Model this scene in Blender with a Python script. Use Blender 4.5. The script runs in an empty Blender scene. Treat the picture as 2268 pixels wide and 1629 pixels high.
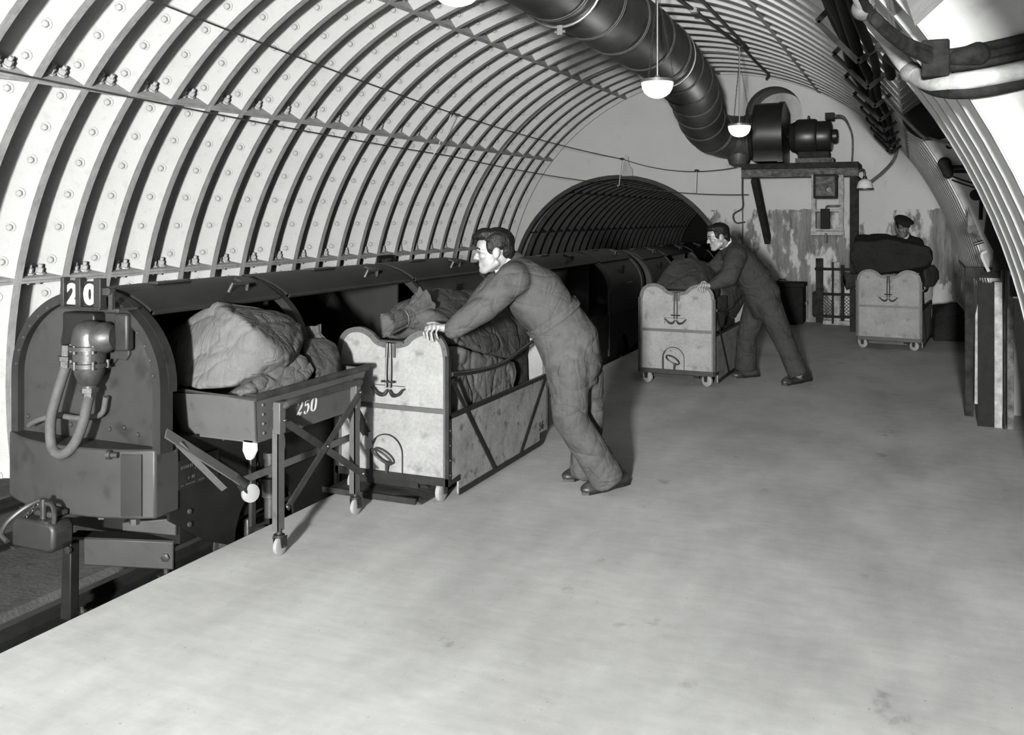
import bpy, bmesh, math, random
from mathutils import Vector, Matrix, noise
S = bpy.context.scene
COL = S.collection
PI = math.pi
rnd = random.Random(7)

# ---------------------------------------------------------------- camera
cam = bpy.data.cameras.new('camera')
cam.sensor_width = 36.0
cam.lens = 2063.0 / 2268.0 * 36.0
cam.shift_y = -0.1472
cam.clip_start = 0.05
cam_o = bpy.data.objects.new('camera', cam)
cam_o.location = (0.0, 0.0, 1.55)
cam_o.rotation_euler = (PI / 2, 0.0, 0.4085)
COL.objects.link(cam_o)
S.camera = cam_o

# ---------------------------------------------------------------- world, light, exposure
w = bpy.data.worlds.new('world')
S.world = w
w.use_nodes = True
w.node_tree.nodes['Background'].inputs[0].default_value = (0.6, 0.61, 0.59, 1)
w.node_tree.nodes['Background'].inputs[1].default_value = 0.004
vs = S.view_settings
vs.view_transform = 'Standard'
vs.look = 'None'
vs.gamma = 1.0
vs.use_curve_mapping = False
vs.exposure = 0.0

def lamp_light(name, loc, watts, radius, kind='POINT', target=None, size=1.0):
    l = bpy.data.lights.new(name, kind)
    l.energy = watts
    l.color = (1.0, 1.0, 0.985)
    if kind == 'SPOT':
        l.spot_size = size
        l.spot_blend = 0.6
    l.shadow_soft_size = radius
    o = bpy.data.objects.new(name, l)
    o.location = loc
    if target is not None:
        o.rotation_euler = (Vector(target) - Vector(loc)).to_track_quat('-Z', 'Y').to_euler()
    COL.objects.link(o)
    return o

# the photographer's flood lamp, standing on the platform behind and left of the camera
lamp_light('flood_lamp_light', (0.28, -4.0, 1.75), 29000.0, 0.28)

# ---------------------------------------------------------------- helpers
def V(*a):
    return Vector(a if len(a) > 1 else a[0])

ORG = {}

def tag(o, label, cat=None, group=None, kind=None):
    if label: o['label'] = label
    if cat: o['category'] = cat
    if group: o['group'] = group
    if kind: o['kind'] = kind
    return o

def empty(name, loc=(0, 0, 0), label=None, cat=None, group=None, kind=None):
    o = bpy.data.objects.new(name, None)
    o.empty_display_size = 0.1
    o.location = loc
    COL.objects.link(o)
    ORG[o] = Vector(loc)
    return tag(o, label, cat, group, kind)

def basis(d, up=(0, 0, 1)):
    d = Vector(d).normalized()
    up = Vector(up)
    if abs(d.dot(up)) > 0.98 * up.length:
        up = Vector((1, 0, 0)) if abs(d.x) < 0.9 else Vector((0, 1, 0))
    u = up.cross(d).normalized()
    v = d.cross(u).normalized()
    return u, v, d

class MB:
    def __init__(self):
        self.v = []
        self.f = []
    def add(self, vs, fs):
        b = len(self.v)
        self.v += [Vector(p) for p in vs]
        self.f += [tuple(b + i for i in f) for f in fs]
        return self
    def box(self, x0, x1, y0, y1, z0, z1):
        p = [(x, y, z) for x in (x0, x1) for y in (y0, y1) for z in (z0, z1)]
        return self.add(p, [(0, 1, 3, 2), (4, 6, 7, 5), (0, 4, 5, 1), (2, 3, 7, 6), (0, 2, 6, 4), (1, 5, 7, 3)])
    def obox(self, c, u, v, n, a, b, d):
        c, u, v, n = Vector(c), Vector(u).normalized() * a, Vector(v).normalized() * b, Vector(n).normalized() * d
        p = [c + i * u + j * v + k * n for i in (-1, 1) for j in (-1, 1) for k in (-1, 1)]
        return self.add(p, [(0, 1, 3, 2), (4, 6, 7, 5), (0, 4, 5, 1), (2, 3, 7, 6), (0, 2, 6, 4), (1, 5, 7, 3)])
    def bar(self, p, q, wd, th, up=(0, 0, 1), ext=0.0):
        p, q = Vector(p), Vector(q)
        u, v, d = basis(q - p, up)
        L = (q - p).length
        return self.obox((p + q) / 2, u, v, d, wd / 2, th / 2, L / 2 + ext)
    def cyl(self, p, q, r0, r1=None, n=16, cap=True):
        r1 = r0 if r1 is None else r1
        p, q = Vector(p), Vector(q)
        u, v, d = basis(q - p)
        a = [p + r0 * (math.cos(t) * u + math.sin(t) * v) for t in [2 * PI * i / n for i in range(n)]]
        b = [q + r1 * (math.cos(t) * u + math.sin(t) * v) for t in [2 * PI * i / n for i in range(n)]]
        fs = [(i, (i + 1) % n, n + (i + 1) % n, n + i) for i in range(n)]
        if cap:
            fs += [tuple(range(n))[::-1], tuple(range(n, 2 * n))]
        return self.add(a + b, fs)
    def tube(self, pts, r, n=10, cap=True, closed=False, sub=0, flat=1.0):
        pts = [Vector(p) for p in pts]
        if sub:
            pts = catmull(pts, sub, closed)
        m = len(pts)
        rs = r if isinstance(r, (list, tuple)) else [r] * m
        if len(rs) != m:
            rs = [rs[0] + (rs[-1] - rs[0]) * i / (m - 1) for i in range(m)] if len(rs) == 2 else [interp(rs, i / (m - 1)) for i in range(m)]
        u = None
        vs = []
        for i, p in enumerate(pts):
            if closed:
                t = (pts[(i + 1) % m] - pts[i - 1]).normalized()
            else:
                t = (pts[min(i + 1, m - 1)] - pts[max(i - 1, 0)]).normalized()
            if u is None:
                u, v, _ = basis(t)
            else:
                u = (u - t * u.dot(t)).normalized()
                v = t.cross(u)
            vs += [p + rs[i] * (math.cos(2 * PI * k / n) * u + flat * math.sin(2 * PI * k / n) * v) for k in range(n)]
        fs = []
        for i in range(m if closed else m - 1):
            j = (i + 1) % m
            fs += [(i * n + k, i * n + (k + 1) % n, j * n + (k + 1) % n, j * n + k) for k in range(n)]
        if cap and not closed:
            fs += [tuple(range(n))[::-1], tuple(range((m - 1) * n, m * n))]
        return self.add(vs, fs)
    def lathe(self, prof, o, axis=(0, 0, 1), n=24, cap=True):
        o = Vector(o)
        u, v, d = basis(axis)
        vs = []
        for r, h in prof:
            vs += [o + d * h + r * (math.cos(2 * PI * k / n) * u + math.sin(2 * PI * k / n) * v) for k in range(n)]
        fs = []
        for i in range(len(prof) - 1):
            fs += [(i * n + k, i * n + (k + 1) % n, (i + 1) * n + (k + 1) % n, (i + 1) * n + k) for k in range(n)]
        if cap:
            m = len(prof)
            fs += [tuple(range(n))[::-1], tuple(range((m - 1) * n, m * n))]
        return self.add(vs, fs)
    def prism(self, poly, o, u, v, w):
        """poly (a,b) in the u,v frame at o, extruded by the vector w"""
        o, u, v, w = Vector(o), Vector(u), Vector(v), Vector(w)
        n = len(poly)
        a = [o + p * u + q * v for p, q in poly]
        b = [x + w for x in a]
        fs = [tuple(range(n))[::-1], tuple(range(n, 2 * n))] + [(i, (i + 1) % n, n + (i + 1) % n, n + i) for i in range(n)]
        return self.add(a + b, fs)
    def strip(self, outer, inner, w):
        """ring or strip between two equally long 3D polylines, extruded by w"""
        n = len(outer)
        w = Vector(w)
        A = [Vector(p) for p in outer]; B = [Vector(p) for p in inner]
        vs = A + B + [p + w for p in A] + [p + w for p in B]
        fs = []
        for i in range(n - 1):
            j = i + 1
            fs += [(i, j, n + j, n + i), (2 * n + i, 3 * n + i, 3 * n + j, 2 * n + j), (i, 2 * n + i, 2 * n + j, j), (n + i, n + j, 3 * n + j, 3 * n + i)]
        fs += [(0, n, 3 * n, 2 * n), (n - 1, 3 * n - 1, 4 * n - 1, 2 * n - 1)]
        return self.add(vs, fs)
    def ell(self, c, r, rot=None, nu=20, nv=12):
        c = Vector(c)
        vs = []
        for j in range(nv + 1):
            a = PI * j / nv
            for i in range(nu):
                b = 2 * PI * i / nu
                p = Vector((r[0] * math.sin(a) * math.cos(b), r[1] * math.sin(a) * math.sin(b), r[2] * math.cos(a)))
                if rot is not None:
                    p = rot @ p
                vs.append(c + p)
        fs = [(j * nu + i, (j + 1) * nu + i, (j + 1) * nu + (i + 1) % nu, j * nu + (i + 1) % nu) for j in range(nv) for i in range(nu)]
        return self.add(vs, fs)
    def capsule(self, p, q, r0, r1, n=14, flat=1.0, up=(0, 0, 1)):
        """closed tapered capsule from p to q"""
        p, q = Vector(p), Vector(q)
        u, v, d = basis(q - p, up)
        L = (q - p).length
        prof = []
        for k in range(6):
            a = PI / 2 * k / 5
            prof.append((r0 * math.sin(a), -r0 * math.cos(a)))
        for k in range(6):
            a = PI / 2 * k / 5
            prof.append((r1 * math.cos(a), L + r1 * math.sin(a)))
        vs = []
        for r, h in prof:
            r = max(r, 1e-4)
            vs += [p + d * h + r * (math.cos(2 * PI * k / n) * u + flat * math.sin(2 * PI * k / n) * v) for k in range(n)]
        m = len(prof)
        fs = [(i * n + k, i * n + (k + 1) % n, (i + 1) * n + (k + 1) % n, (i + 1) * n + k) for i in range(m - 1) for k in range(n)]
        fs += [tuple(range(n))[::-1], tuple(range((m - 1) * n, m * n))]
        return self.add(vs, fs)
    def mesh(self, name, off=(0, 0, 0)):
        me = bpy.data.meshes.new(name)
        off = Vector(off)
        me.from_pydata([p - off for p in self.v], [], self.f)
        bm = bmesh.new(); bm.from_mesh(me)
        bmesh.ops.recalc_face_normals(bm, faces=bm.faces)
        bm.to_mesh(me); bm.free()
        me.validate()
        return me
    def build(self, name, mat, parent=None, smooth=35, bevel=0.0, local=False, label=None, cat=None, group=None, kind=None, org=None):
        if parent is not None:
            off = Vector((0, 0, 0)) if local else ORG.get(parent, Vector((0, 0, 0)))
        else:
            off = Vector(org) if org is not None else Vector((0, 0, 0))
        me = self.mesh(name, off)
        if mat is not None:
            me.materials.append(mat)
        o = bpy.data.objects.new(name, me)
        COL.objects.link(o)
        if parent is not None:
            o.parent = parent
        elif org is not None:
            o.location = off
        ORG[o] = off
        if smooth:
            me.shade_smooth()
            if smooth < 180:
                me.set_sharp_from_angle(angle=math.radians(smooth))
        if bevel:
            m = o.modifiers.new('bevel', 'BEVEL')
            m.width = bevel; m.segments = 2; m.limit_method = 'ANGLE'; m.angle_limit = math.radians(40)
        return tag(o, label, cat, group, kind)

def interp(a, t):
    x = t * (len(a) - 1)
    i = min(int(x), len(a) - 2)
    return a[i] + (a[i + 1] - a[i]) * (x - i)

def catmull(p, n, closed=False):
    out = []
    m = len(p)
    rng = range(m) if closed else range(m - 1)
    for i in rng:
        if closed:
            a, b, c, d = p[i - 1], p[i], p[(i + 1) % m], p[(i + 2) % m]
        else:
            b, c = p[i], p[i + 1]
            a = p[i - 1] if i else b + (b - c)
            d = p[i + 2] if i + 2 < m else c + (c - b)
        for k in range(n):
            t = k / n
            out.append(0.5 * ((2 * b) + (c - a) * t + (2 * a - 5 * b + 4 * c - d) * t * t + (3 * b - a - 3 * c + d) * t ** 3))
    if not closed:
        out.append(p[-1])
    return out

def copy_tree(o, parent=None):
    c = o.copy()
    COL.objects.link(c)
    if parent is not None:
        c.parent = parent
    ORG[c] = ORG.get(o, Vector((0, 0, 0)))
    for ch in list(o.children):
        copy_tree(ch, c)
    return c

# ---------------------------------------------------------------- materials
def grey(v):
    v = v * 0.34
    return (v * 0.99, v, v * 0.975, 1.0)

MATS = {}

def material(name, v, rough=0.6, metal=0.0, var=0.15, scale=4.0, detail=6.0, bump=0.0, bscale=60.0, stretch=(1, 1, 1), spots=0.0, sscale=25.0, spec=0.22, coords='POS', fine=0.0, fscale=180.0, mark=None, wrinkle=0.0, wscale=7.0):
    """grey procedural surface: broad blotches, fine grain, dark spots and a fine relief"""
    if name in MATS:
        return MATS[name]
    m = bpy.data.materials.new(name)
    m.use_nodes = True
    nt = m.node_tree
    N, L = nt.nodes, nt.links
    bs = N['Principled BSDF']
    bs.inputs['Roughness'].default_value = rough
    bs.inputs['Metallic'].default_value = metal
    bs.inputs['Specular IOR Level'].default_value = spec
    if coords == 'POS':
        co = N.new('ShaderNodeNewGeometry').outputs['Position']
    else:
        co = N.new('ShaderNodeTexCoord').outputs['Object']
    mp = N.new('ShaderNodeMapping')
    mp.inputs['Scale'].default_value = stretch
    L.new(co, mp.inputs['Vector'])
    nz = N.new('ShaderNodeTexNoise')
    nz.inputs['Scale'].default_value = scale
    nz.inputs['Detail'].default_value = detail
    nz.inputs['Roughness'].default_value = 0.62
    L.new(mp.outputs[0], nz.inputs['Vector'])
    rp = N.new('ShaderNodeValToRGB')
    rp.color_ramp.elements[0].position = 0.3
    rp.color_ramp.elements[1].position = 0.72
    rp.color_ramp.elements[0].color = grey(v * (1 - var))
    rp.color_ramp.elements[1].color = grey(min(v * (1 + var), 0.95))
    L.new(nz.outputs['Fac'], rp.inputs['Fac'])
    out = rp.outputs[0]
    if fine:
        n2 = N.new('ShaderNodeTexNoise')
        n2.inputs['Scale'].default_value = fscale
        n2.inputs['Detail'].default_value = 3
        L.new(mp.outputs[0], n2.inputs['Vector'])
        mx = N.new('ShaderNodeMix'); mx.data_type = 'RGBA'; mx.blend_type = 'OVERLAY'
        mx.inputs['Factor'].default_value = fine
        L.new(out, mx.inputs[6]); L.new(n2.outputs['Fac'], mx.inputs[7])
        out = mx.outputs[2]
    if spots:
        n3 = N.new('ShaderNodeTexNoise')
        n3.inputs['Scale'].default_value = sscale
        n3.inputs['Detail'].default_value = 8
        L.new(mp.outputs[0], n3.inputs['Vector'])
        r3 = N.new('ShaderNodeValToRGB')
        r3.color_ramp.elements[0].position = 0.30; r3.color_ramp.elements[1].position = 0.42
        r3.color_ramp.elements[0].color = (1 - spots,) * 3 + (1,)
        r3.color_ramp.elements[1].color = (1, 1, 1, 1)
        L.new(n3.outputs['Fac'], r3.inputs['Fac'])
        mx = N.new('ShaderNodeMix'); mx.data_type = 'RGBA'; mx.blend_type = 'MULTIPLY'
        mx.inputs['Factor'].default_value = 1.0
        L.new(out, mx.inputs[6]); L.new(r3.outputs[0], mx.inputs[7])
        out = mx.outputs[2]
    if mark:
        out = mark(N, L, co, out)
    L.new(out, bs.inputs['Base Color'])
    if bump:
        nb = N.new('ShaderNodeTexNoise')
        nb.inputs['Scale'].default_value = bscale
        nb.inputs['Detail'].default_value = 4
        L.new(mp.outputs[0], nb.inputs['Vector'])
        bp = N.new('ShaderNodeBump')
        bp.inputs['Strength'].default_value = bump
        bp.inputs['Distance'].default_value = 0.01
        L.new(nb.outputs['Fac'], bp.inputs['Height'])
        last = bp.outputs[0]
        if wrinkle:
            for k, (sc, st) in enumerate(((wscale, (1.0, 0.45, 1.6)), (wscale * 1.9, (1.5, 1.0, 0.5)))):
                m2 = N.new('ShaderNodeMapping'); m2.inputs['Scale'].default_value = st
                m2.inputs['Rotation'].default_value = (0.4 + k, 0.3, 0.6 - k)
                L.new(co, m2.inputs['Vector'])
                nw = N.new('ShaderNodeTexNoise'); nw.inputs['Scale'].default_value = sc; nw.inputs['Detail'].default_value = 2
                nw.inputs['Distortion'].default_value = 0.7
                L.new(m2.outputs[0], nw.inputs['Vector'])
                ab = math_node(N, L, 'ABSOLUTE', math_node(N, L, 'SUBTRACT', nw.outputs['Fac'], 0.5))
                cr = math_node(N, L, 'POWER', math_node(N, L, 'MULTIPLY', ab, 7.0, True), 0.5)
                b2 = N.new('ShaderNodeBump'); b2.inputs['Strength'].default_value = wrinkle * (1.0 if k == 0 else 0.6); b2.inputs['Distance'].default_value = 0.03
                L.new(cr, b2.inputs['Height']); L.new(last, b2.inputs['Normal'])
                last = b2.outputs[0]
        L.new(last, bs.inputs['Normal'])
    MATS[name] = m
    return m

def emission(name, v, strength):
    m = bpy.data.materials.new(name)
    m.use_nodes = True
    bs = m.node_tree.nodes['Principled BSDF']
    bs.inputs['Base Color'].default_value = grey(v)
    bs.inputs['Roughness'].default_value = 0.3
    bs.inputs['Emission Color'].default_value = (1, 1, 0.98, 1)
    bs.inputs['Emission Strength'].default_value = strength
    return m

def math_node(N, L, op, a, b=None, clamp=False):
    n = N.new('ShaderNodeMath'); n.operation = op; n.use_clamp = clamp
    for i, x in enumerate((a, b)):
        if x is None: continue
        if hasattr(x, 'is_linked'): L.new(x, n.inputs[i])
        else: n.inputs[i].default_value = x
    return n.outputs[0]

def ramp(N, L, fac, p0, c0, p1, c1):
    r = N.new('ShaderNodeValToRGB')
    r.color_ramp.elements[0].position = p0; r.color_ramp.elements[1].position = p1
    r.color_ramp.elements[0].color = grey(c0); r.color_ramp.elements[1].color = grey(c1)
    L.new(fac, r.inputs['Fac'])
    return r.outputs[0]

def noise_node(N, L, co, scale, detail=6, stretch=(1, 1, 1)):
    mp = N.new('ShaderNodeMapping'); mp.inputs['Scale'].default_value = stretch
    L.new(co, mp.inputs['Vector'])
    n = N.new('ShaderNodeTexNoise'); n.inputs['Scale'].default_value = scale; n.inputs['Detail'].default_value = detail
    n.inputs['Roughness'].default_value = 0.65
    L.new(mp.outputs[0], n.inputs['Vector'])
    return n.outputs['Fac']

def mix(N, L, fac, a, b):
    m = N.new('ShaderNodeMix'); m.data_type = 'RGBA'
    if hasattr(fac, 'is_linked'): L.new(fac, m.inputs['Factor'])
    else: m.inputs['Factor'].default_value = fac
    L.new(a, m.inputs[6]); L.new(b, m.inputs[7])
    return m.outputs[2]

def wall_mark(N, L, co, out):
    # old darker dado plaster, washed and flaked, below 1.66 m on the far wall
    sp = N.new('ShaderNodeSeparateXYZ'); L.new(co, sp.inputs[0])
    edge = noise_node(N, L, co, 9, 5)
    z = math_node(N, L, 'ADD', sp.outputs['Z'], math_node(N, L, 'MULTIPLY', edge, 0.12))
    lower = math_node(N, L, 'LESS_THAN', z, 1.72)
    right = math_node(N, L, 'GREATER_THAN', math_node(N, L, 'ADD', sp.outputs['X'], math_node(N, L, 'MULTIPLY', edge, 0.5)), -2.62)
    streak = noise_node(N, L, co, 3.2, 8, (4.0, 1.0, 0.55))
    dado = ramp(N, L, streak, 0.34, 0.15, 0.66, 0.46)
    flake = noise_node(N, L, co, 1.5, 8, (1.5, 1, 0.6))
    keep = math_node(N, L, 'MULTIPLY', math_node(N, L, 'SUBTRACT', flake, 0.36), 14.0, True)
    dirt = noise_node(N, L, co, 5.0, 7, (1.2, 1, 0.4))
    keep2 = math_node(N, L, 'MULTIPLY', math_node(N, L, 'MULTIPLY', lower, right), math_node(N, L, 'SUBTRACT', 1.0, math_node(N, L, 'MULTIPLY', math_node(N, L, 'SUBTRACT', flake, 0.50), 22.0, True)))
    a = mix(N, L, keep2, out, dado)
    st = ramp(N, L, dirt, 0.30, 0.55, 0.40, 1.0)
    m = N.new('ShaderNodeMix'); m.data_type = 'RGBA'; m.blend_type = 'MULTIPLY'; m.inputs['Factor'].default_value = 0.5
    L.new(a, m.inputs[6]); L.new(st, m.inputs[7])
    return m.outputs[2]

def floor_mark(N, L, co, out):
    def mul(a, b, f):
        m = N.new('ShaderNodeMix'); m.data_type = 'RGBA'; m.blend_type = 'MULTIPLY'; m.inputs['Factor'].default_value = f
        L.new(a, m.inputs[6]); L.new(b, m.inputs[7])
        return m.outputs[2]
    def rampw(fac, p0, c0, p1):
        r = N.new('ShaderNodeValToRGB')
        r.color_ramp.elements[0].position = p0; r.color_ramp.elements[1].position = p1
        r.color_ramp.elements[0].color = (c0, c0, c0, 1); r.color_ramp.elements[1].color = (1, 1, 1, 1)
        L.new(fac, r.inputs['Fac'])
        return r.outputs[0]
    out = mul(out, rampw(noise_node(N, L, co, 1.1, 6, (1, 0.6, 1)), 0.36, 0.62, 0.58), 0.55)      # broad worn patches
    out = mul(out, rampw(noise_node(N, L, co, 14, 5, (0.35, 1.3, 1)), 0.35, 0.72, 0.60), 0.35)    # scuff streaks across
    out = mul(out, rampw(noise_node(N, L, co, 55, 3), 0.27, 0.15, 0.31), 0.8)                     # dark specks
    out = mul(out, rampw(noise_node(N, L, co, 2.7, 9, (1.3, 1, 1)), 0.29, 0.45, 0.37), 0.7)       # oily stains
    return out

M_IRON = material('white_painted_iron', 0.58, 0.55, var=0.06, scale=2.5, bump=0.22, bscale=45, spots=0.10, sscale=14)
M_RIB = material('grimy_painted_flange', 0.46, 0.6, var=0.22, scale=9, bump=0.45, bscale=35, spots=0.15, sscale=20, stretch=(1, 1, 1))
M_PACK = material('grey_packing', 0.45, 0.7, var=0.15, scale=5, bump=0.3)
M_BOLT = material('white_painted_bolt', 0.52, 0.45, var=0.08, scale=30)
M_WALL = material('far_wall_plaster', 0.95, 0.8, var=0.10, scale=1.5, bump=0.2, bscale=30, mark=wall_mark)
M_PLASTER = material('white_plaster', 0.46, 0.75, var=0.10, scale=2.0, bump=0.2, bscale=25, spots=0.2, sscale=9)
M_PLASTER_D = material('stained_plaster', 0.50, 0.8, var=0.35, scale=3.0, bump=0.3, bscale=25, stretch=(1, 1, 0.5))
M_FLOOR = material('worn_platform_floor', 0.68, 0.62, var=0.14, scale=3.0, bump=0.08, bscale=40, stretch=(1.0, 0.45, 1), mark=floor_mark)
M_EDGE = material('platform_face', 0.10, 0.8, var=0.3, scale=4, bump=0.3)
M_BED = material('track_bed_concrete', 0.075, 0.85, var=0.35, scale=3, bump=0.5, bscale=40, spots=0.4, sscale=12)
M_RAIL = material('rail_steel', 0.05, 0.45, 0.6, var=0.3, scale=12)
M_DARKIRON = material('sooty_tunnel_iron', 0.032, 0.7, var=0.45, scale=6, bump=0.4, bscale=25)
M_TRAIN = material('train_dark_paint', 0.026, 0.48, spec=0.16, var=0.35, scale=3.5, bump=0.06, bscale=30, spots=0.35, sscale=20)
M_TRAIN_F = material('train_grey_paint', 0.042, 0.45, spec=0.16, var=0.25, scale=3.0, bump=0.06, bscale=30, spots=0.4, sscale=9)
M_TRAIN_B = material('train_black_paint', 0.012, 0.5, spec=0.14, var=0.4, scale=5)
M_INSIDE_SHADE = material('container_inside_shade', 0.01, 0.7, var=0.3, scale=5)  # near-black colour puts the shade inside the containers into the paint
M_CAST = material('dark_cast_iron', 0.05, 0.42, 0.2, var=0.4, scale=14, bump=0.15, bscale=50)
M_HOSE = material('cloth_hose', 0.075, 0.75, var=0.2, scale=30, bump=0.3, bscale=220)
M_WHITE = material('white_paint', 0.82, 0.5, var=0.04, scale=20)
M_BLACK = material('black_board', 0.018, 0.8, var=0.3, scale=20, spec=0.08)
M_BRASSPL = material('dark_name_plate', 0.016, 0.35, var=0.3, scale=20)
M_PLTEXT = material('plate_lettering', 0.14, 0.4, var=0.3, scale=60)
M_TROLLEY = material('trolley_grey_paint', 0.095, 0.45, var=0.12, scale=5, bump=0.05, bscale=40, spots=0.25, sscale=18)
M_TROLLEY_W = material('trolley_worn_steel', 0.075, 0.4, 0.4, var=0.45, scale=12)
M_WHEEL = material('pale_rubber_tyre', 0.3, 0.6, var=0.12, scale=20)
M_WHEELD = material('dark_castor', 0.055, 0.4, 0.5, var=0.3, scale=20)
M_PANEL = material('pale_fibre_panel', 0.28, 0.7, var=0.20, scale=4.0, bump=0.12, bscale=45, spots=0.45, sscale=9, coords='OBJ', fine=0.25, fscale=70)
M_PANELS = material('scuffed_fibre_side', 0.27, 0.7, var=0.28, scale=6.0, bump=0.15, bscale=45, spots=0.6, sscale=16, coords='OBJ', fine=0.3, fscale=60)
M_STRIP = material('grey_edging', 0.1, 0.5, 0.2, var=0.2, scale=14, coords='OBJ')
M_STEELD = material('dark_strap_steel', 0.03, 0.45, 0.4, var=0.4, scale=16, coords='OBJ')
M_HOOK = material('hook_steel', 0.07, 0.35, 0.6, var=0.3, scale=18, coords='OBJ')
M_CANVAS = material('light_mail_canvas', 0.135, 0.9, var=0.16, scale=6, bump=0.3, bscale=90, fine=0.3, fscale=260, spec=0.15, wrinkle=0.34, wscale=3.4)
M_CANVASM = material('grey_mail_canvas', 0.075, 0.9, var=0.25, scale=5, bump=0.35, bscale=70, fine=0.35, fscale=220, spec=0.15, wrinkle=0.34, wscale=3.4)
M_CANVASD = material('dark_mail_canvas', 0.034, 0.9, var=0.3, scale=5, bump=0.35, bscale=70, fine=0.35, fscale=220, spec=0.15, wrinkle=0.34, wscale=3.4)
M_CANVASB = material('blackish_mail_canvas', 0.018, 0.9, var=0.3, scale=5, bump=0.3, bscale=70, fine=0.3, fscale=220, spec=0.1, wrinkle=0.34, wscale=3.4)
M_DUCT = material('dull_sheet_metal', 0.1, 0.50, 0.30, var=0.3, scale=5, bump=0.10, bscale=25, spots=0.3, sscale=14, fine=0.3, fscale=60)
M_FAN = material('fan_black_paint', 0.020, 0.38, 0.0, var=0.3, scale=8)
M_FRAME = material('rusty_black_steel', 0.026, 0.85, 0.0, spec=0.08, var=0.6, scale=12, bump=0.3, bscale=40)
M_FRAMEL = material('peeling_grey_steel', 0.12, 0.8, 0.0, spec=0.1, var=0.8, scale=14, bump=0.3, bscale=40)
M_PEEL = material('peeling_white_board', 0.34, 0.7, var=0.5, scale=16, bump=0.3, bscale=40)
M_GLASS = emission('lit_opal_glass', 0.9, 1.6)
M_LAMPMETAL = material('lamp_nickel', 0.42, 0.35, 0.7, var=0.15, scale=20)
M_WIRE = material('dark_wire', 0.06, 0.6, var=0.3, scale=30)
M_PIPEW = material('whitewashed_pipe', 0.36, 0.7, var=0.5, scale=9, bump=0.3, bscale=40)
M_CABLE = material('black_cable_sheath', 0.014, 0.85, var=0.7, scale=25, bump=0.4, bscale=60, spec=0.08)
M_SKIN = material('pale_skin', 0.29, 0.5, var=0.06, scale=12, spec=0.4, coords='OBJ')
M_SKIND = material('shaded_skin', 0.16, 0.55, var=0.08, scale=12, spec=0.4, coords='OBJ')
M_HAIR = material('dark_hair', 0.008, 0.55, var=0.5, scale=40, stretch=(1, 1, 0.3), bump=0.5, bscale=120, coords='OBJ', spec=0.12)
M_SUIT = material('grey_boiler_suit', 0.078, 0.85, var=0.18, scale=5, bump=0.25, bscale=60, spots=0.25, sscale=10, spec=0.15, fine=0.3, fscale=200, coords='OBJ', wrinkle=0.34, wscale=3.6)
M_SUIT2 = material('dark_boiler_suit', 0.036, 0.85, var=0.2, scale=5, bump=0.25, bscale=60, spec=0.15, fine=0.3, fscale=200, coords='OBJ', wrinkle=0.34, wscale=3.6)
M_SUIT3 = material('black_jacket', 0.016, 0.85, var=0.2, scale=5, spec=0.1, coords='OBJ')
M_SHIRT = material('white_shirt', 0.78, 0.8, var=0.05, scale=20, coords='OBJ')
M_SHOE = material('scuffed_leather', 0.045, 0.4, var=0.6, scale=14, bump=0.2, bscale=60, coords='OBJ')
M_LIP = material('face_detail', 0.16, 0.6, var=0.1, scale=30, coords='OBJ')
M_BOX = material('dark_crate_paint', 0.014, 0.85, spec=0.08, var=0.4, scale=12)
M_WOODD = material('dark_ramp_timber', 0.05, 0.7, var=0.6, scale=10, stretch=(0.2, 1, 1), bump=0.4, bscale=30)

# ================================================================ the station tunnel
XC, ZC, RT = -2.819, 0.289, 3.434
RD = 0.18                       # depth of the flanges
PITCH, Y0, GAP = 0.42416, 4.5052, 0.0731
WALL_Y = 14.334

def ring_y(n):
    return Y0 + PITCH * n + (GAP if n >= 18 else 0.0)

def cyl_pt(th, r, y=0.0):
    a = math.radians(th)
    return Vector((XC + r * math.cos(a), y, ZC + r * math.sin(a)))

# ---------------------------------------------------------------- floor and track bed
fl = MB()
fl.box(-2.99, 3.2, -7.0, WALL_Y + 0.1, -0.12, 0.0)
fl_o = fl.build('floor', M_FLOOR, smooth=0, bevel=0.012)
tag(fl_o, 'pale worn station platform floor beside the train', kind='structure')
pf = MB().box(-2.97, -2.80, -7.0, WALL_Y + 0.1, -0.5, -0.121)
pf_o = pf.build('platform_face', M_EDGE, smooth=0)
tag(pf_o, 'dark vertical face of the platform edge', kind='structure')
bd = MB().box(-6.3, -2.80, -7.0, 27.0, -0.7, -0.40)
bd.prism([(-4.55, -0.40), (-3.98, -0.40), (-4.02, -0.355), (-4.51, -0.355)], (0, -7, 0), (1, 0, 0), (0, 0, 1), (0, 34, 0))
bd_o = bd.build('track_bed', M_BED, smooth=0)
tag(bd_o, 'dark concrete track bed with a raised strip between the tracks', kind='structure')
RAILX = [-3.795, -3.185, -5.535, -4.925]
rl = ['near track left rail under the front of the train', 'near track right rail close to the platform face', 'far track left rail along the tunnel wall', 'far track right rail left of the train']
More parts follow.
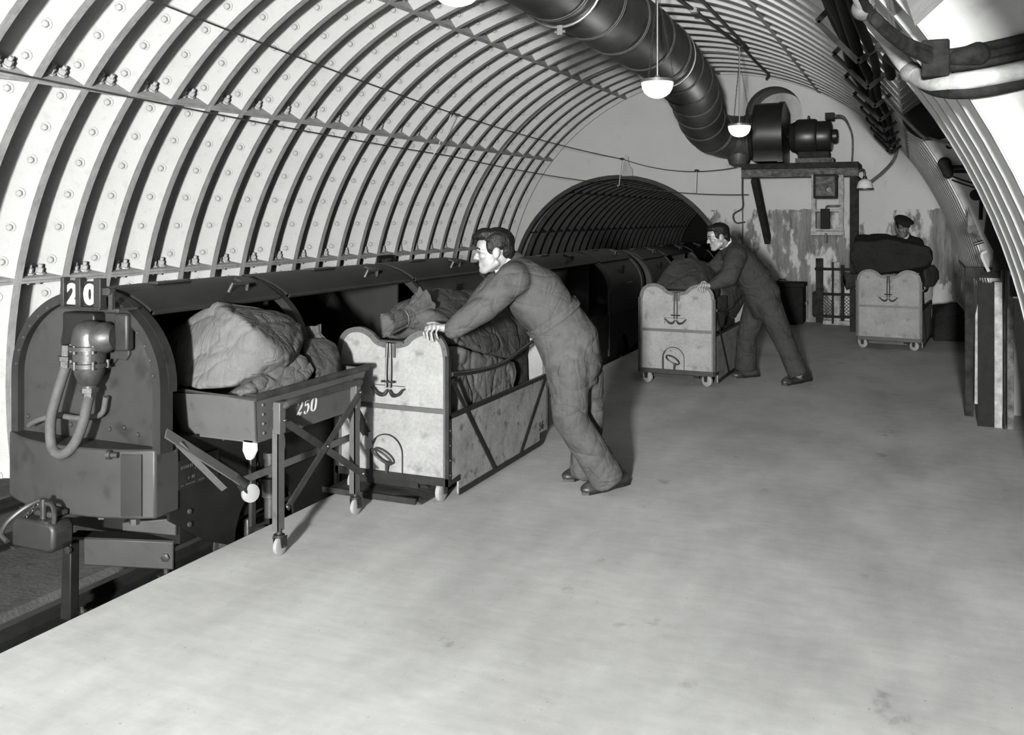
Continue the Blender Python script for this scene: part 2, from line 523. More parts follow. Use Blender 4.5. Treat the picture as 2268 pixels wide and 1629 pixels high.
for x, lb in zip(RAILX, rl):
    poly = [(-0.05, 0), (0.05, 0), (0.05, 0.012), (0.008, 0.022), (0.008, 0.062), (0.026, 0.07), (0.026, 0.092), (-0.026, 0.092), (-0.026, 0.07), (-0.008, 0.062), (-0.008, 0.022), (-0.05, 0.012)]
    r = MB().prism(poly, (x, -7, -0.40), (1, 0, 0), (0, 0, 1), (0, 33.5, 0))
    ro = r.build('rail', M_RAIL, smooth=0, org=(x, 0, -0.40))
    tag(ro, lb, 'rail', 'rails')
    for k in range(22):
        b = MB().box(x - 0.085, x + 0.085, 2.2 + 0.55 * k, 2.30 + 0.55 * k, -0.402, -0.385)
        b.cyl((x - 0.06, 2.25 + 0.55 * k, -0.386), (x - 0.06, 2.25 + 0.55 * k, -0.355), 0.016, n=6)
        b.cyl((x + 0.06, 2.25 + 0.55 * k, -0.386), (x + 0.06, 2.25 + 0.55 * k, -0.355), 0.016, n=6)
        b.build('rail_chair', M_CAST, ro)

# ---------------------------------------------------------------- cast iron lining
BOUNDS = [193.3, 166.92, 140.48, 114.04, 88.8, 63.6, 37.4, 11.0, -6.0]
TF = 0.034                      # half thickness of a ring joint

def segment_mesh(a0, a1, nst=10):
    """one pan: skin plate with flanges on its four sides, between angles a0 > a1, ring width PITCH"""
    mb = MB()
    ro, ri = RT + RD, RT
    fl_ = 0.030                 # fillet
    ta = math.degrees(0.022 / RT)
    # cross profile along y : (radius, y)
    prof = [(ri, 0.0015), (ri, TF), (ro - fl_, TF + 0.03), (ro, TF + 0.03 + fl_), (ro, PITCH - TF - 0.115), (ro - 0.012, PITCH - TF - 0.088), (ri, PITCH - TF), (ri, PITCH - 0.0015)]
    out = [(ro + 0.03, 0.0015), (ro + 0.03, PITCH - 0.0015)]
    ths = [a0 + (a1 - a0) * i / nst for i in range(nst + 1)]
    full = prof + out[::-1]
    m = len(full)
    vs, fs = [], []
    for th in ths:
        vs += [cyl_pt(th, r, y) - Vector((XC, 0, ZC)) for r, y in full]
    for i in range(nst):
        for k in range(m):
            fs.append((i * m + k, i * m + (k + 1) % m, (i + 1) * m + (k + 1) % m, (i + 1) * m + k))
    fs += [tuple(range(m)), tuple(range(nst * m, nst * m + m))[::-1]]
    mb.add(vs, fs)
    for s, a in ((1, a0), (-1, a1)):        # longitudinal flanges
        b = a - s * ta
        q = []
        for th in (a - s * 0.03, b):
            for r in (ri, ro + 0.005):
                for y in (TF - 0.002, PITCH - TF + 0.002):
                    q.append(cyl_pt(th, r, y) - Vector((XC, 0, ZC)))
        mb.add(q, [(0, 1, 3, 2), (4, 6, 7, 5), (0, 4, 5, 1), (2, 3, 7, 6), (0, 2, 6, 4), (1, 5, 7, 3)])
    me = mb.mesh('lining_segment')
    me.materials.append(M_IRON); me.materials.append(M_RIB)
    for f in me.polygons:
        if max(math.hypot(me.vertices[k].co.x, me.vertices[k].co.z) for k in f.vertices) < RT + 0.012:
            f.material_index = 1
    me.shade_smooth(); me.set_sharp_from_angle(angle=math.radians(25))
    return me

lining = empty('tunnel_lining', (XC, 0, ZC), 'white painted cast iron tunnel lining of ribbed segments', kind='structure')
lining.name = 'ceiling'
SEGM = [segment_mesh(BOUNDS[i], BOUNDS[i + 1]) for i in range(8)]
bolt_m = MB().lathe([(0.040, 0.0), (0.040, 0.010), (0.026, 0.011)], (0, 0, 0), n=10)
bolt_m.lathe([(0.024, 0.008), (0.024, 0.030), (0.018, 0.036)], (0, 0, 0), n=6)
bolt_me = bolt_m.mesh('bolt'); bolt_me.materials.append(M_BOLT)
nut_m = MB().lathe([(0.042, 0.0), (0.042, 0.012), (0.030, 0.013)], (0, 0, 0), n=10)
nut_m.lathe([(0.030, 0.012), (0.030, 0.044), (0.025, 0.048)], (0, 0, 0), n=6)
nut_m.cyl((0, 0, 0.04), (0, 0, 0.075), 0.016, n=8)
nut_me = nut_m.mesh('bolt'); nut_me.materials.append(M_BOLT)
bolts = []
for n in range(-8, 23):
    for s in range(8):
        if s >= 6 and (3 <= n <= 8 or n <= -3):
            continue
        o = bpy.data.objects.new('lining_segment', SEGM[s])
        COL.objects.link(o)
        o.parent = lining
        o.location = (0, ring_y(n), 0)
        a0, a1 = BOUNDS[s], BOUNDS[s + 1]
        k = 6 if a0 - a1 > 20 else 4
        for i in range(k):
            th = a0 + (a1 - a0) * (i + 0.5) / k
            p = cyl_pt(th, RT + RD * 0.50, PITCH - TF - 0.045) - Vector((XC, 0, ZC))
            zdir = Vector((-0.46 * math.cos(math.radians(th)), -0.89, -0.46 * math.sin(math.radians(th))))
            bolts.append((o, p, zdir, bolt_me, n, s))
        for yy in (0.38, 0.60):
            for e, a in ((1, a0), (-1, a1)):
                if s == 0 and e == 1: continue
                th = a - e * math.degrees(0.0225 / RT)
                p = cyl_pt(th, RT + RD * 0.52, PITCH * yy) - Vector((XC, 0, ZC))
                zd = Vector((math.sin(math.radians(th)), 0, -math.cos(math.radians(th)))) * e
                bolts.append((o, p, zd, nut_me if e == 1 else bolt_me, n, s))
cpos = Vector(cam_o.location)
fwd = Vector((-math.sin(0.4085), math.cos(0.4085), 0)); rgt = Vector((math.cos(0.4085), math.sin(0.4085), 0))
def in_view(p):
    d = (p - cpos).dot(fwd)
    if d < 0.2: return None
    x = 1134 + 2063 * (p - cpos).dot(rgt) / d
    y = 480.75 - 2063 * (p.z - cpos.z) / d
    return d if -30 < x < 2300 and -30 < y < 1660 else None
scored = []
for b in bolts:
    p = b[1] + Vector((XC, ring_y(b[4]), ZC))
    d = in_view(p)
    scored.append((d if d is not None else 99 + (p - cpos).length, b))
scored.sort(key=lambda t: t[0])
rest = MB()
for i, (d, (seg, p, zd, me, n, s)) in enumerate(scored):
    q = zd.to_track_quat('Z', 'Y')
    if i < 300:
        o = bpy.data.objects.new('bolt', me)
        COL.objects.link(o); o.parent = seg
        o.location = p; o.rotation_mode = 'QUATERNION'; o.rotation_quaternion = q
    elif d < 99:
        R = q.to_matrix()
        off = p + Vector((XC, ring_y(n), ZC))
        rest.add([R @ vv.co + off for vv in me.vertices], [tuple(f.vertices) for f in me.polygons])
ro = rest.build('far_bolts', M_BOLT, lining, smooth=0, kind='stuff')
# packing ring at the wide joint
pk = MB()
thp = [193 - 199 * i / 80 for i in range(81)]
pk.strip([cyl_pt(t, RT + RD, ring_y(18) - GAP) for t in thp], [cyl_pt(t, RT + 0.002, ring_y(18) - GAP) for t in thp], (0, GAP, 0))
pk.build('packing_ring', M_RIB, lining)

# rear part of the station behind the camera
rear = MB()
ths = [200 - 212 * i / 60 for i in range(61)]
ya, yb = -7.0, ring_y(-8)
rear.strip([cyl_pt(t, RT + 0.26, ya) for t in ths], [cyl_pt(t, RT + 0.06, ya) for t in ths], (0, yb - ya, 0))
tag(rear.build('wall_rear', M_IRON), 'white tunnel shell behind the camera', kind='structure')
bw = MB().prism([(3.6 * math.cos(2 * PI * k / 48), 3.6 * math.sin(2 * PI * k / 48)) for k in range(48)], (XC, -7.0, ZC), (1, 0, 0), (0, 0, 1), (0, -0.15, 0))  # unseen closing wall, added to bounce light back into the station
tag(bw.build('wall_bounce', M_PLASTER), 'unseen white wall added behind the camera for light bounce', kind='structure')

# ---------------------------------------------------------------- end wall with the tunnel mouth and the fan niche
TXC, TZC, TR = -4.36, 0.38, 1.82
NXC, NZC, NR = -1.945, 3.09, 0.415

def plate_with_holes(loops, y, thick):
    bm = bmesh.new()
    edges = []
    for lp in loops:
        vsx = [bm.verts.new((x, y, z)) for x, z in lp]
        edges += [bm.edges.new((vsx[i], vsx[(i + 1) % len(vsx)])) for i in range(len(vsx))]
    r = bmesh.ops.triangle_fill(bm, edges=edges, use_beauty=True)
    faces = [g for g in r['geom'] if isinstance(g, bmesh.types.BMFace)]
    ex = bmesh.ops.extrude_face_region(bm, geom=faces)
    bmesh.ops.translate(bm, vec=(0, thick, 0), verts=[g for g in ex['geom'] if isinstance(g, bmesh.types.BMVert)])
    bmesh.ops.recalc_face_normals(bm, faces=bm.faces)
    return bm

def circ(cx, cz, r, n, a0=0.0, a1=2 * PI, closed=True):
    return [(cx + r * math.cos(a0 + (a1 - a0) * k / (n if closed else n - 1)), cz + r * math.sin(a0 + (a1 - a0) * k / (n if closed else n - 1))) for k in range(n)]

outer = circ(XC, ZC, RT + RD + 0.03, 96)
arch = circ(TXC, TZC, TR, 64)
nich = circ(NXC, NZC, NR, 40)
# keep the arch inside the outer circle: clip points that leave it
arch2 = []
for x, z in arch:
    dx, dz = x - XC, z - ZC
    r = math.hypot(dx, dz)
    if r > RT + 0.05:
        x, z = XC + dx * (RT + 0.05) / r, ZC + dz * (RT + 0.05) / r
    arch2.append((x, z))
bm = plate_with_holes([outer, arch2, nich], WALL_Y + 0.01, 0.30)
me = bpy.data.meshes.new('wall_end'); bm.to_mesh(me); bm.free()
me.materials.append(M_WALL)
we = bpy.data.objects.new('wall_end', me); COL.objects.link(we)
tag(we, 'stained plaster end wall around the dark tunnel mouth', kind='structure')
# niche behind the fan
nc = MB()
nc.strip([(x, WALL_Y + 0.02, z) for x, z in nich + nich[:1]], [(NXC + (x - NXC) * 1.04, WALL_Y + 0.02, NZC + (z - NZC) * 1.04) for x, z in nich + nich[:1]], (0, 0.9, 0))
nc.prism(circ(NXC, NZC, NR * 1.03, 40), (0, WALL_Y + 0.85, 0), (1, 0, 0), (0, 0, 1), (0, 0.05, 0))
tag(nc.build('wall_niche', M_PLASTER_D), 'round dim recess in the end wall behind the fan', kind='structure')
# steel rim of the tunnel mouth
rim = MB()
ar = [2 * PI * k / 72 for k in range(73)]
rim.strip([(TXC + (TR + 0.02) * math.cos(a), WALL_Y - 0.02, TZC + (TR + 0.02) * math.sin(a)) for a in ar if math.sin(a) > -0.5 or True], [(TXC + (TR - 0.045) * math.cos(a), WALL_Y - 0.02, TZC + (TR - 0.045) * math.sin(a)) for a in ar], (0, 0.06, 0))
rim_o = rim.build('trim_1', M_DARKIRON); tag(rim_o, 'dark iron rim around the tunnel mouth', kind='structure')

# the running tunnel beyond
run = empty('running_tunnel', (TXC, WALL_Y, TZC), 'dark sooty running tunnel of iron rings beyond the end wall', kind='structure')
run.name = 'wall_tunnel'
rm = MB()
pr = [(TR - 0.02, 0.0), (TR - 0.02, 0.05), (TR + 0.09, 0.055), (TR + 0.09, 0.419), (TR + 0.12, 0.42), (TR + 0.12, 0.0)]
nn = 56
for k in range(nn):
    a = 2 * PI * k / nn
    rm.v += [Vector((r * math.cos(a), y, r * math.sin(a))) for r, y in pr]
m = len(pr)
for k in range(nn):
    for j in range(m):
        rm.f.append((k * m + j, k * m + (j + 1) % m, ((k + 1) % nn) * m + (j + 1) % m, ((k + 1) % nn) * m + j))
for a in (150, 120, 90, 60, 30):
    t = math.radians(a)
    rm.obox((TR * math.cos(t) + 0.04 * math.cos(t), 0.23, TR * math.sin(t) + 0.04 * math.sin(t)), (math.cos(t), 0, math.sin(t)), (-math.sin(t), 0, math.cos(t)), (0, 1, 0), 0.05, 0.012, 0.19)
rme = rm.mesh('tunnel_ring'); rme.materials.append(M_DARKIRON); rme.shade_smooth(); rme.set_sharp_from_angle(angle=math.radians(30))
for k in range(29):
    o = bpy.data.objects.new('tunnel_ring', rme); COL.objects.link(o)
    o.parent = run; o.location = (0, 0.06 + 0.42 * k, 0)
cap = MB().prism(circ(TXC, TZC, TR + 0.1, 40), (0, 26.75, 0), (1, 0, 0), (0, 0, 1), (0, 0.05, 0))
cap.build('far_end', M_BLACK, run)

# ---------------------------------------------------------------- right side: two cross passages
def arc_side(z0, z1, r, n=14):
    """points on the lining circle, right side, between two heights"""
    return [(XC + math.sqrt(r * r - (z0 + (z1 - z0) * k / n - ZC) ** 2), z0 + (z1 - z0) * k / n) for k in range(n + 1)]
ya, yb = ring_y(3), ring_y(9)
far = MB().prism(arc_side(-0.02, 2.36, RT + 0.01) + [(0.10, 2.60), (3.0, 2.60), (3.0, -0.02)], (0, yb - 0.09, 0), (1, 0, 0), (0, 0, 1), (0, 0.12, 0))
tag(far.build('wall_passage_far', M_PLASTER, smooth=0), 'white plastered far side of the farther cross passage on the right', kind='structure')
dd = MB().box(0.655, 3.0, yb - 0.10, yb - 0.091, 0.0, 0.98)
tag(dd.build('trim_dado', M_PLASTER_D, smooth=0), 'stained grey dado at the foot of the farther passage wall', kind='structure')
near = MB().box(0.80, 3.0, ya - 0.14, ya - 0.02, -0.02, 2.6)
tag(near.build('wall_passage_near', M_PLASTER, smooth=0), 'near side wall of the farther cross passage', kind='structure')
sof = MB().box(-0.02, 3.0, ya - 0.1, yb, 2.56, 2.66)
tag(sof.build('wall_passage_soffit', M_PLASTER_D, smooth=0), 'dim soffit of the farther cross passage', kind='structure')
back = MB().box(2.9, 3.0, ya - 0.1, yb, -0.02, 2.6)
tag(back.build('wall_passage_back', M_PLASTER_D, smooth=0), 'dim end of the farther cross passage', kind='structure')
# nearer passage beside the camera: its far wall faces the camera
yn = ring_y(-2) - 0.012
nw = MB().prism(arc_side(-0.02, 2.235, RT + 0.005) + [(0.107, 2.325), (0.25, 2.46), (0.40, 2.60), (3.2, 2.60), (3.2, -0.02)], (0, yn, 0), (1, 0, 0), (0, 0, 1), (0, 0.10, 0))
tag(nw.build('wall_right', M_PLASTER, smooth=0), 'smooth white wall of the nearer cross passage at the right edge', kind='structure')
hn = MB().add([(0.0, yn, 2.235), (0.40, yn, 2.605), (0.36, yn - 1.3, 2.90), (-0.14, yn - 1.3, 2.46), (0.01, yn, 2.35), (0.40, yn, 2.72), (0.36, yn - 1.3, 3.0), (-0.12, yn - 1.3, 2.58)],
    [(0, 1, 2, 3), (4, 7, 6, 5), (0, 4, 5, 1), (1, 5, 6, 2), (2, 6, 7, 3), (3, 7, 4, 0)])
tag(hn.build('trim_haunch', M_PLASTER, smooth=0), 'sloping grey haunch above the nearer cross passage', kind='structure')
nr = MB().box(0.2, 3.2, -6.9, yn, 2.9, 3.0)
tag(nr.build('wall_right_roof', M_PLASTER_D, smooth=0), 'roof of the nearer cross passage', kind='structure')
ne = MB().box(3.1, 3.2, -6.9, yn, -0.02, 2.95)
tag(ne.build('wall_right_end', M_PLASTER_D, smooth=0), 'end wall of the nearer cross passage', kind='structure')
inf = None

# ================================================================ the mail train
XT = -3.49
def car_profile(off=0.0, t0=0, t1=180, n=28, zlow=None, dz=0.0):
    """outline of the car end in (x, z), from the platform side over the top"""
    p = []
    if zlow is not None:
        p.append((XT + 0.45 + off, zlow))
    for k in range(n + 1):
        t = math.radians(t0 + (t1 - t0) * k / n)
        p.append((XT + (0.45 + off) * math.cos(t), 0.80 + dz + (0.40 + off) * math.sin(t)))
    if zlow is not None:
        p.append((XT - 0.45 - off, zlow))
    return p

def mail_car(ya, yb, frames, kinds, dz, label, front=False):
    car = empty('mail_car', (XT, ya, -0.30), label, 'rail car', 'cars of the mail train')
    zf = 0.54 + dz
    # shell: far side and roof, open toward the platform
    sh = MB()
    o = [(x, ya + 0.02, z) for x, z in car_profile(0.0, 52, 180, 24, None, dz)] + [(XT - 0.45, ya + 0.02, zf)]
    i = [(x, ya + 0.02, z) for x, z in car_profile(-0.014, 52, 180, 24, None, dz)] + [(XT - 0.436, ya + 0.02, zf)]
    sh.strip(o, i, (0, yb - ya - 0.04, 0))
    sh.build('roof_shell', M_TRAIN, car)
    ins = MB()
    ins.strip([(x, ya + 0.03, z) for x, z in car_profile(-0.016, 54, 180, 20, None, dz)] + [(XT - 0.434, ya + 0.03, zf)],
              [(x, ya + 0.03, z) for x, z in car_profile(-0.024, 54, 180, 20, None, dz)] + [(XT - 0.426, ya + 0.03, zf)], (0, yb - ya - 0.06, 0))
    ins.box(XT - 0.43, XT + 0.40, ya + 0.03, yb - 0.03, zf - 0.02, zf)
    ins.build('container_lining', M_INSIDE_SHADE, car)
    # lower side plate with wheel arch
    sk = MB()
    def skirt(x0, x1):
        poly = [(ya + 0.03, zf), (yb - 0.03, zf), (yb - 0.03, 0.20 + dz)]
        cy = yb - 0.75
        poly += [(yb - 0.45, -0.02)] + [(cy + 0.24 * math.cos(t), -0.06 + 0.27 * math.sin(t)) for t in [PI * k / 10 for k in range(11)]]
        cy = ya + 0.72
        poly += [(cy + 0.24 * math.cos(t), -0.06 + 0.27 * math.sin(t)) for t in [PI * k / 10 for k in range(11)]]
        poly += [(ya + 0.30, 0.02), (ya + 0.05, 0.19 + dz)]
        sk.prism(poly, (x0, 0, 0), (0, 1, 0), (0, 0, 1), (x1 - x0, 0, 0))
    skirt(XT + 0.42, XT + 0.435)
    sk.build('side_plate', M_TRAIN_B, car, smooth=0)
    sk = MB(); skirt(XT - 0.435, XT - 0.42)
    sk.build('side_plate', M_TRAIN_B, car, smooth=0)
    u = MB().box(XT - 0.40, XT + 0.40, ya + 0.15, yb - 0.15, 0.05 + dz, 0.22 + dz)
    u.build('underframe', M_TRAIN_B, car, smooth=0)
    for wy in (ya + 0.72, yb - 0.75):
        for sx in (-1, 1):
            wx = XT + sx * 0.305
            wm = MB().lathe([(0.23, -0.012), (0.23, 0.0), (0.205, 0.004), (0.20, 0.06), (0.165, 0.062), (0.15, 0.035), (0.07, 0.035), (0.065, 0.075), (0.03, 0.08)], (wx, wy, -0.30 + 0.203), (sx, 0, 0), n=28)
            wm.build('wheel', M_CAST, car)
        MB().cyl((XT - 0.36, wy, -0.097), (XT + 0.36, wy, -0.097), 0.035).build('axle', M_CAST, car)
        for sx in (-1, 1):
            ab = MB().box(XT + sx * 0.375 - 0.02, XT + sx * 0.375 + 0.02, wy - 0.09, wy + 0.09, -0.18, 0.02)
            ab.cyl((XT + sx * 0.39, wy, -0.097), (XT + sx * 0.42, wy, -0.097), 0.06)
            ab.build('axle_box', M_CAST, car, bevel=0.008)
    for y in frames:
        fr = MB()
        fr.strip([(x, y - 0.025, z) for x, z in car_profile(0.014, -4, 184, 34, None, dz)], [(x, y - 0.025, z) for x, z in car_profile(-0.03, -4, 184, 34, None, dz)], (0, 0.05, 0))
        fr.build('arched_frame', M_TRAIN, car)
        pl = MB()
        pts = [(x, z) for x, z in car_profile(-0.03, 62, 180, 20, None, dz)]
        pl.prism(pts + [(XT - 0.42, zf), (XT + 0.19, zf)], (0, y - 0.008, 0), (1, 0, 0), (0, 0, 1), (0, 0.016, 0))
        pl.build('bulkhead', M_INSIDE_SHADE, car, smooth=0)
    for (a, b), kd in zip(zip(frames[:-1], frames[1:]), kinds):
        # hinged lid lying on the roof above the opening
        ld = MB()
        oo = [(x, a + 0.04, z) for x, z in car_profile(0.022, 49, 92, 12, None, dz)]
        ii = [(x, a + 0.04, z) for x, z in car_profile(0.004, 49, 92, 12, None, dz)]
        ld.strip(oo, ii, (0, b - a - 0.08, 0))
        lo = ld.build('roof_lid', M_TRAIN, car)
        x, z = car_profile(0.014, 49, 49, 1, None, dz)[0]
        MB().tube([(x, a + 0.04, z), (x, b - 0.04, z)], 0.012, 8).build('lid_edge_bead', M_TRAIN, lo)
        c = a + 0.70 * (b - a)
        hd = MB()
        x1, z1 = car_profile(0.03, 60, 60, 1, None, dz)[0]
        hd.tube([(x1, c - 0.07, z1 - 0.012), (x1 + 0.012, c - 0.06, z1 + 0.03), (x1 + 0.012, c + 0.06, z1 + 0.03), (x1, c + 0.07, z1 - 0.012)], 0.011, 8)
        hd.build('lid_handle', M_CAST, lo)
        x2, z2 = car_profile(0.028, 70, 70, 1, None, dz)[0]
        MB().obox((x2, c + 0.16, z2), (0, 1, 0), (math.sin(math.radians(70)), 0, -math.cos(math.radians(70))), (math.cos(math.radians(70)), 0, math.sin(math.radians(70))), 0.05, 0.045, 0.008).build('hinge_plate', M_CAST, lo, bevel=0.003)
        x3, z3 = car_profile(0.026, 84, 84, 1, None, dz)[0]
        MB().obox((x3, c - 0.28, z3), (0, 1, 0), (1, 0, 0), (0, 0, 1), 0.12, 0.03, 0.006).build('hinge_plate', M_CAST, lo, bevel=0.003)
        if kd == 'closed':
            sd = MB()
            oo = [(XT + 0.45, a + 0.03, zf)] + [(x, a + 0.03, z) for x, z in car_profile(0.0, 0, 52, 12, None, dz)]
            ii = [(XT + 0.436, a + 0.03, zf)] + [(x, a + 0.03, z) for x, z in car_profile(-0.014, 0, 52, 12, None, dz)]
            sd.strip(oo, ii, (0, b - a - 0.06, 0))
            so = sd.build('side_door', M_TRAIN, car)
            x, z = car_profile(0.01, 8, 8, 1, None, dz)[0]
            cc = (a + b) / 2
            MB().tube([(x, cc - 0.1, z), (x + 0.03, cc - 0.08, z), (x + 0.03, cc + 0.08, z), (x, cc + 0.1, z)], 0.010, 8).build('door_handle', M_HOOK, so)
            x, z = car_profile(0.006, 26, 26, 1, None, dz)[0]
            MB().obox((x, cc - 0.05, z), (0, 1, 0), (0, 0.25, 1), (1, 0, 0.5), 0.05, 0.08, 0.004).build('vent_plate', M_TRAIN_B, so)
        elif kd == 'open':
            # the lowered side flap hanging in front of the side plate
            MB().box(XT + 0.437, XT + 0.452, a + 0.05, b - 0.05, 0.18 + dz, zf + 0.005).build('lowered_flap', M_TRAIN_B, car, smooth=0)
            for yy in (a + 0.07, b - 0.10):
                MB().box(XT + 0.44, XT + 0.462, yy, yy + 0.035, 0.10 + dz, 0.80 + dz).build('stanchion', M_TRAIN, car, smooth=0)
    # end plates
    for y, is_front in ((ya, True), (yb, False)):
        ep = MB().prism(car_profile(-0.005, 0, 180, 36, zf - 0.02, dz), (0, y, 0), (1, 0, 0), (0, 0, 1), (0, 0.03 if is_front else -0.03, 0))
        ep.build('end_plate', M_TRAIN_F if front and is_front else M_TRAIN, car)
        er = MB()
        er.strip([(x, y - 0.035, z) for x, z in car_profile(0.012, 0, 180, 36, zf - 0.03, dz)], [(x, y - 0.035, z) for x, z in car_profile(-0.032, 0, 180, 36, zf - 0.03, dz)], (0, 0.075, 0))
        er.build('end_rim', M_TRAIN, car)
    return car

carA = mail_car(3.16, 6.78, [3.20, 4.20, 5.62, 6.74], ['plain', 'plain', 'closed'], 0.0, 'leading car of the mail train, with the number board and hoses on its end', True)
carB = mail_car(7.25, 11.02, [7.29, 9.75, 10.98], ['open', 'closed'], -0.06, 'second car of the mail train, between the two men pushing carts')
carC = mail_car(11.45, 15.6, [11.49, 12.7, 14.4, 15.56], ['closed', 'plain', 'closed'], -0.10, 'last car of the mail train, running into the tunnel mouth')

# ---- front of the leading car
YF = 3.16
bump = MB()
poly = []
for k in range(13):
    u = -1 + 2 * k / 12
    poly.append((XT - 0.015 + 0.455 * u, YF - 0.04 - 0.11 * (1 - abs(u) ** 2.2)))
poly += [(XT + 0.445, YF + 0.10), (XT - 0.47, YF + 0.10)]
bump.prism(poly, (0, 0, 0.225), (1, 0, 0), (0, 1, 0), (0, 0, 0.305))
bump.build('buffer_box', M_TRAIN_F, carA, bevel=0.010)
wrapb = MB()
wrapb.prism([(-3.185 + 0.085 * k, YF - 0.046 - 0.11 * (1 - abs((-3.185 + 0.085 * k - XT + 0.015) / 0.455) ** 2.2)) for k in (0, 0.5, 1)] + [(-3.10, YF), (-3.185, YF)], (0, 0, 0.24), (1, 0, 0), (0, 1, 0), (0, 0, 0.27))
wrapb.build('wear_strip', M_TRAIN_B, carA)
fr = MB()
for k in range(17):
    t = math.radians(8 + 164 * k / 16)
    p = (XT + 0.428 * math.cos(t), YF - 0.035, 0.80 + 0.378 * math.sin(t))
    fr.lathe([(0.009, 0), (0.007, 0.006), (0.002, 0.008)], p, (0, -1, 0), n=8)
for x, z in ((-3.88, .60), (-3.80, .58), (-3.36, .585), (-3.27, .60), (-3.19, .575), (-3.10, .62), (-3.73, .60), (-3.60, .585)):
    fr.lathe([(0.012, 0), (0.010, 0.008), (0.003, 0.011)], (x, YF, z), (0, -1, 0), n=8)
fr.build('rivets', M_TRAIN_F, carA, kind='stuff')
# number board
YB = 3.055
nb = MB()
nb.box(-3.525, -3.295, YB + 0.006, YB + 0.020, 1.150, 1.262)
nbo = nb.build('number_board', M_BLACK, carA, smooth=0)
for x0, x1 in ((-3.531, -3.511), (-3.440, -3.410), (-3.330, -3.289)):
    MB().box(x0, x1, YB - 0.016, YB + 0.022, 1.147, 1.278).build('board_post', M_TRAIN, nbo, bevel=0.003)
MB().box(-3.535, -3.29, YB - 0.02, YB + 0.02, 1.139, 1.149).build('board_ledge', M_TRAIN, nbo, bevel=0.003)
br = MB().box(-3.29, -3.25, YB - 0.005, YB + 0.01, 1.205, 1.235)
br.cyl((-3.252, YB - 0.01, 1.222), (-3.252, YB + 0.02, 1.222), 0.016)
br.box(-3.258, -3.234, YB, YB + 0.012, 1.14, 1.222)
br.box(-3.258, -3.20, YB + 0.005, YF + 0.01, 1.135, 1.145)
br.build('board_bracket', M_CAST, nbo)

def text_mesh(name, s, size, o, u, v, mat, parent, depth=0.002, bold=0.0, sx=1.0, local=False, fit=None):
    c = bpy.data.curves.new(name, 'FONT')
    c.body = s; c.size = size; c.align_x = 'CENTER'; c.align_y = 'CENTER'
    c.extrude = depth; c.offset = bold
    t = bpy.data.objects.new(name, c); COL.objects.link(t)
    dg = bpy.context.evaluated_depsgraph_get()
    me = bpy.data.meshes.new_from_object(t.evaluated_get(dg))
    bpy.data.objects.remove(t)
    u, v = Vector(u).normalized(), Vector(v).normalized()
    n = u.cross(v)
    off = Vector((0, 0, 0)) if local else ORG.get(parent, Vector((0, 0, 0)))
    if fit:
        xs = [p.co.x for p in me.vertices]; ys = [p.co.y for p in me.vertices]
        kx, ky = fit[0] / (max(xs) - min(xs)), fit[1] / (max(ys) - min(ys))
        cx, cy = (max(xs) + min(xs)) / 2, (max(ys) + min(ys)) / 2
        for p in me.vertices:
            p.co.x = (p.co.x - cx) * kx; p.co.y = (p.co.y - cy) * ky
    for p in me.vertices:
        q = Vector(o) + u * p.co.x * sx + v * p.co.y + n * p.co.z
        p.co = q - off
    me.materials.clear(); me.materials.append(mat)
    ob = bpy.data.objects.new(name, me); COL.objects.link(ob)
    ob.parent = parent
    return ob
text_mesh('numeral', '2', 0.13, (-3.475, YB + 0.002, 1.205), (1, 0, 0), (0, 0, 1), M_WHITE, nbo, bold=0.006, fit=(0.066, 0.096))
text_mesh('numeral', '0', 0.13, (-3.370, YB + 0.002, 1.205), (1, 0, 0), (0, 0, 1), M_WHITE, nbo, bold=0.006, fit=(0.074, 0.096))
# cover plate, bracket, bell-shaped cable gland
cp = MB().prism([(-3.577, 0.955), (-3.577, 1.115), (-3.395, 1.118), (-3.381, 1.105), (-3.381, 0.985), (-3.45, 0.945)], (0, YF - 0.07, 0), (1, 0, 0), (0, 0, 1), (0, 0.075, 0))
cpo = cp.build('cover_box', M_TRAIN_B, carA, bevel=0.008)
MB().prism([(-3.615, 0.965), (-3.577, 0.96), (-3.577, 1.055), (-3.595, 1.05)], (0, YF - 0.05, 0), (1, 0, 0), (0, 0, 1), (0, 0.05, 0)).build('side_lug', M_TRAIN_B, cpo, bevel=0.005)
bk = MB().prism([(-3.375, 1.115), (-3.232, 1.117), (-3.228, 0.93), (-3.25, 0.905), (-3.30, 0.91), (-3.36, 0.85), (-3.41, 0.82), (-3.41, 0.875), (-3.35, 0.94)], (0, YF - 0.018, 0), (1, 0, 0), (0, 0, 1), (0, 0.018, 0))
bko = bk.build('bracket_plate', M_TRAIN_F, carA, bevel=0.005)
MB().prism([(-3.275, 0.95), (-3.275, 1.115), (-3.262, 1.122), (-3.205, 1.122), (-3.196, 1.11), (-3.196, 0.955)], (0, YF - 0.06, 0), (1, 0, 0), (0, 0, 1), (0, 0.045, 0)).build('bracket_rib', M_TRAIN, bko, bevel=0.010)
GX, GY = -3.375, 3.06
gl = MB()
gl.lathe([(0.002, 0.135), (0.03, 0.131), (0.052, 0.118), (0.067, 0.095), (0.074, 0.065), (0.076, 0.025), (0.088, 0.023), (0.088, 0.006), (0.070, 0.004), (0.070, -0.052), (0.080, -0.054), (0.080, -0.072), (0.068, -0.074), (0.062, -0.105), (0.046, -0.145), (0.034, -0.155), (0.034, -0.165)], (GX, GY, 0.955), (0, 0, 1), n=28)
gl.lathe([(0.040, -0.165), (0.040, -0.185), (0.030, -0.187), (0.030, -0.205)], (GX, GY, 0.955), (0, 0, 1), n=6)
glo = gl.build('bell_gland', M_CAST, carA, smooth=40)
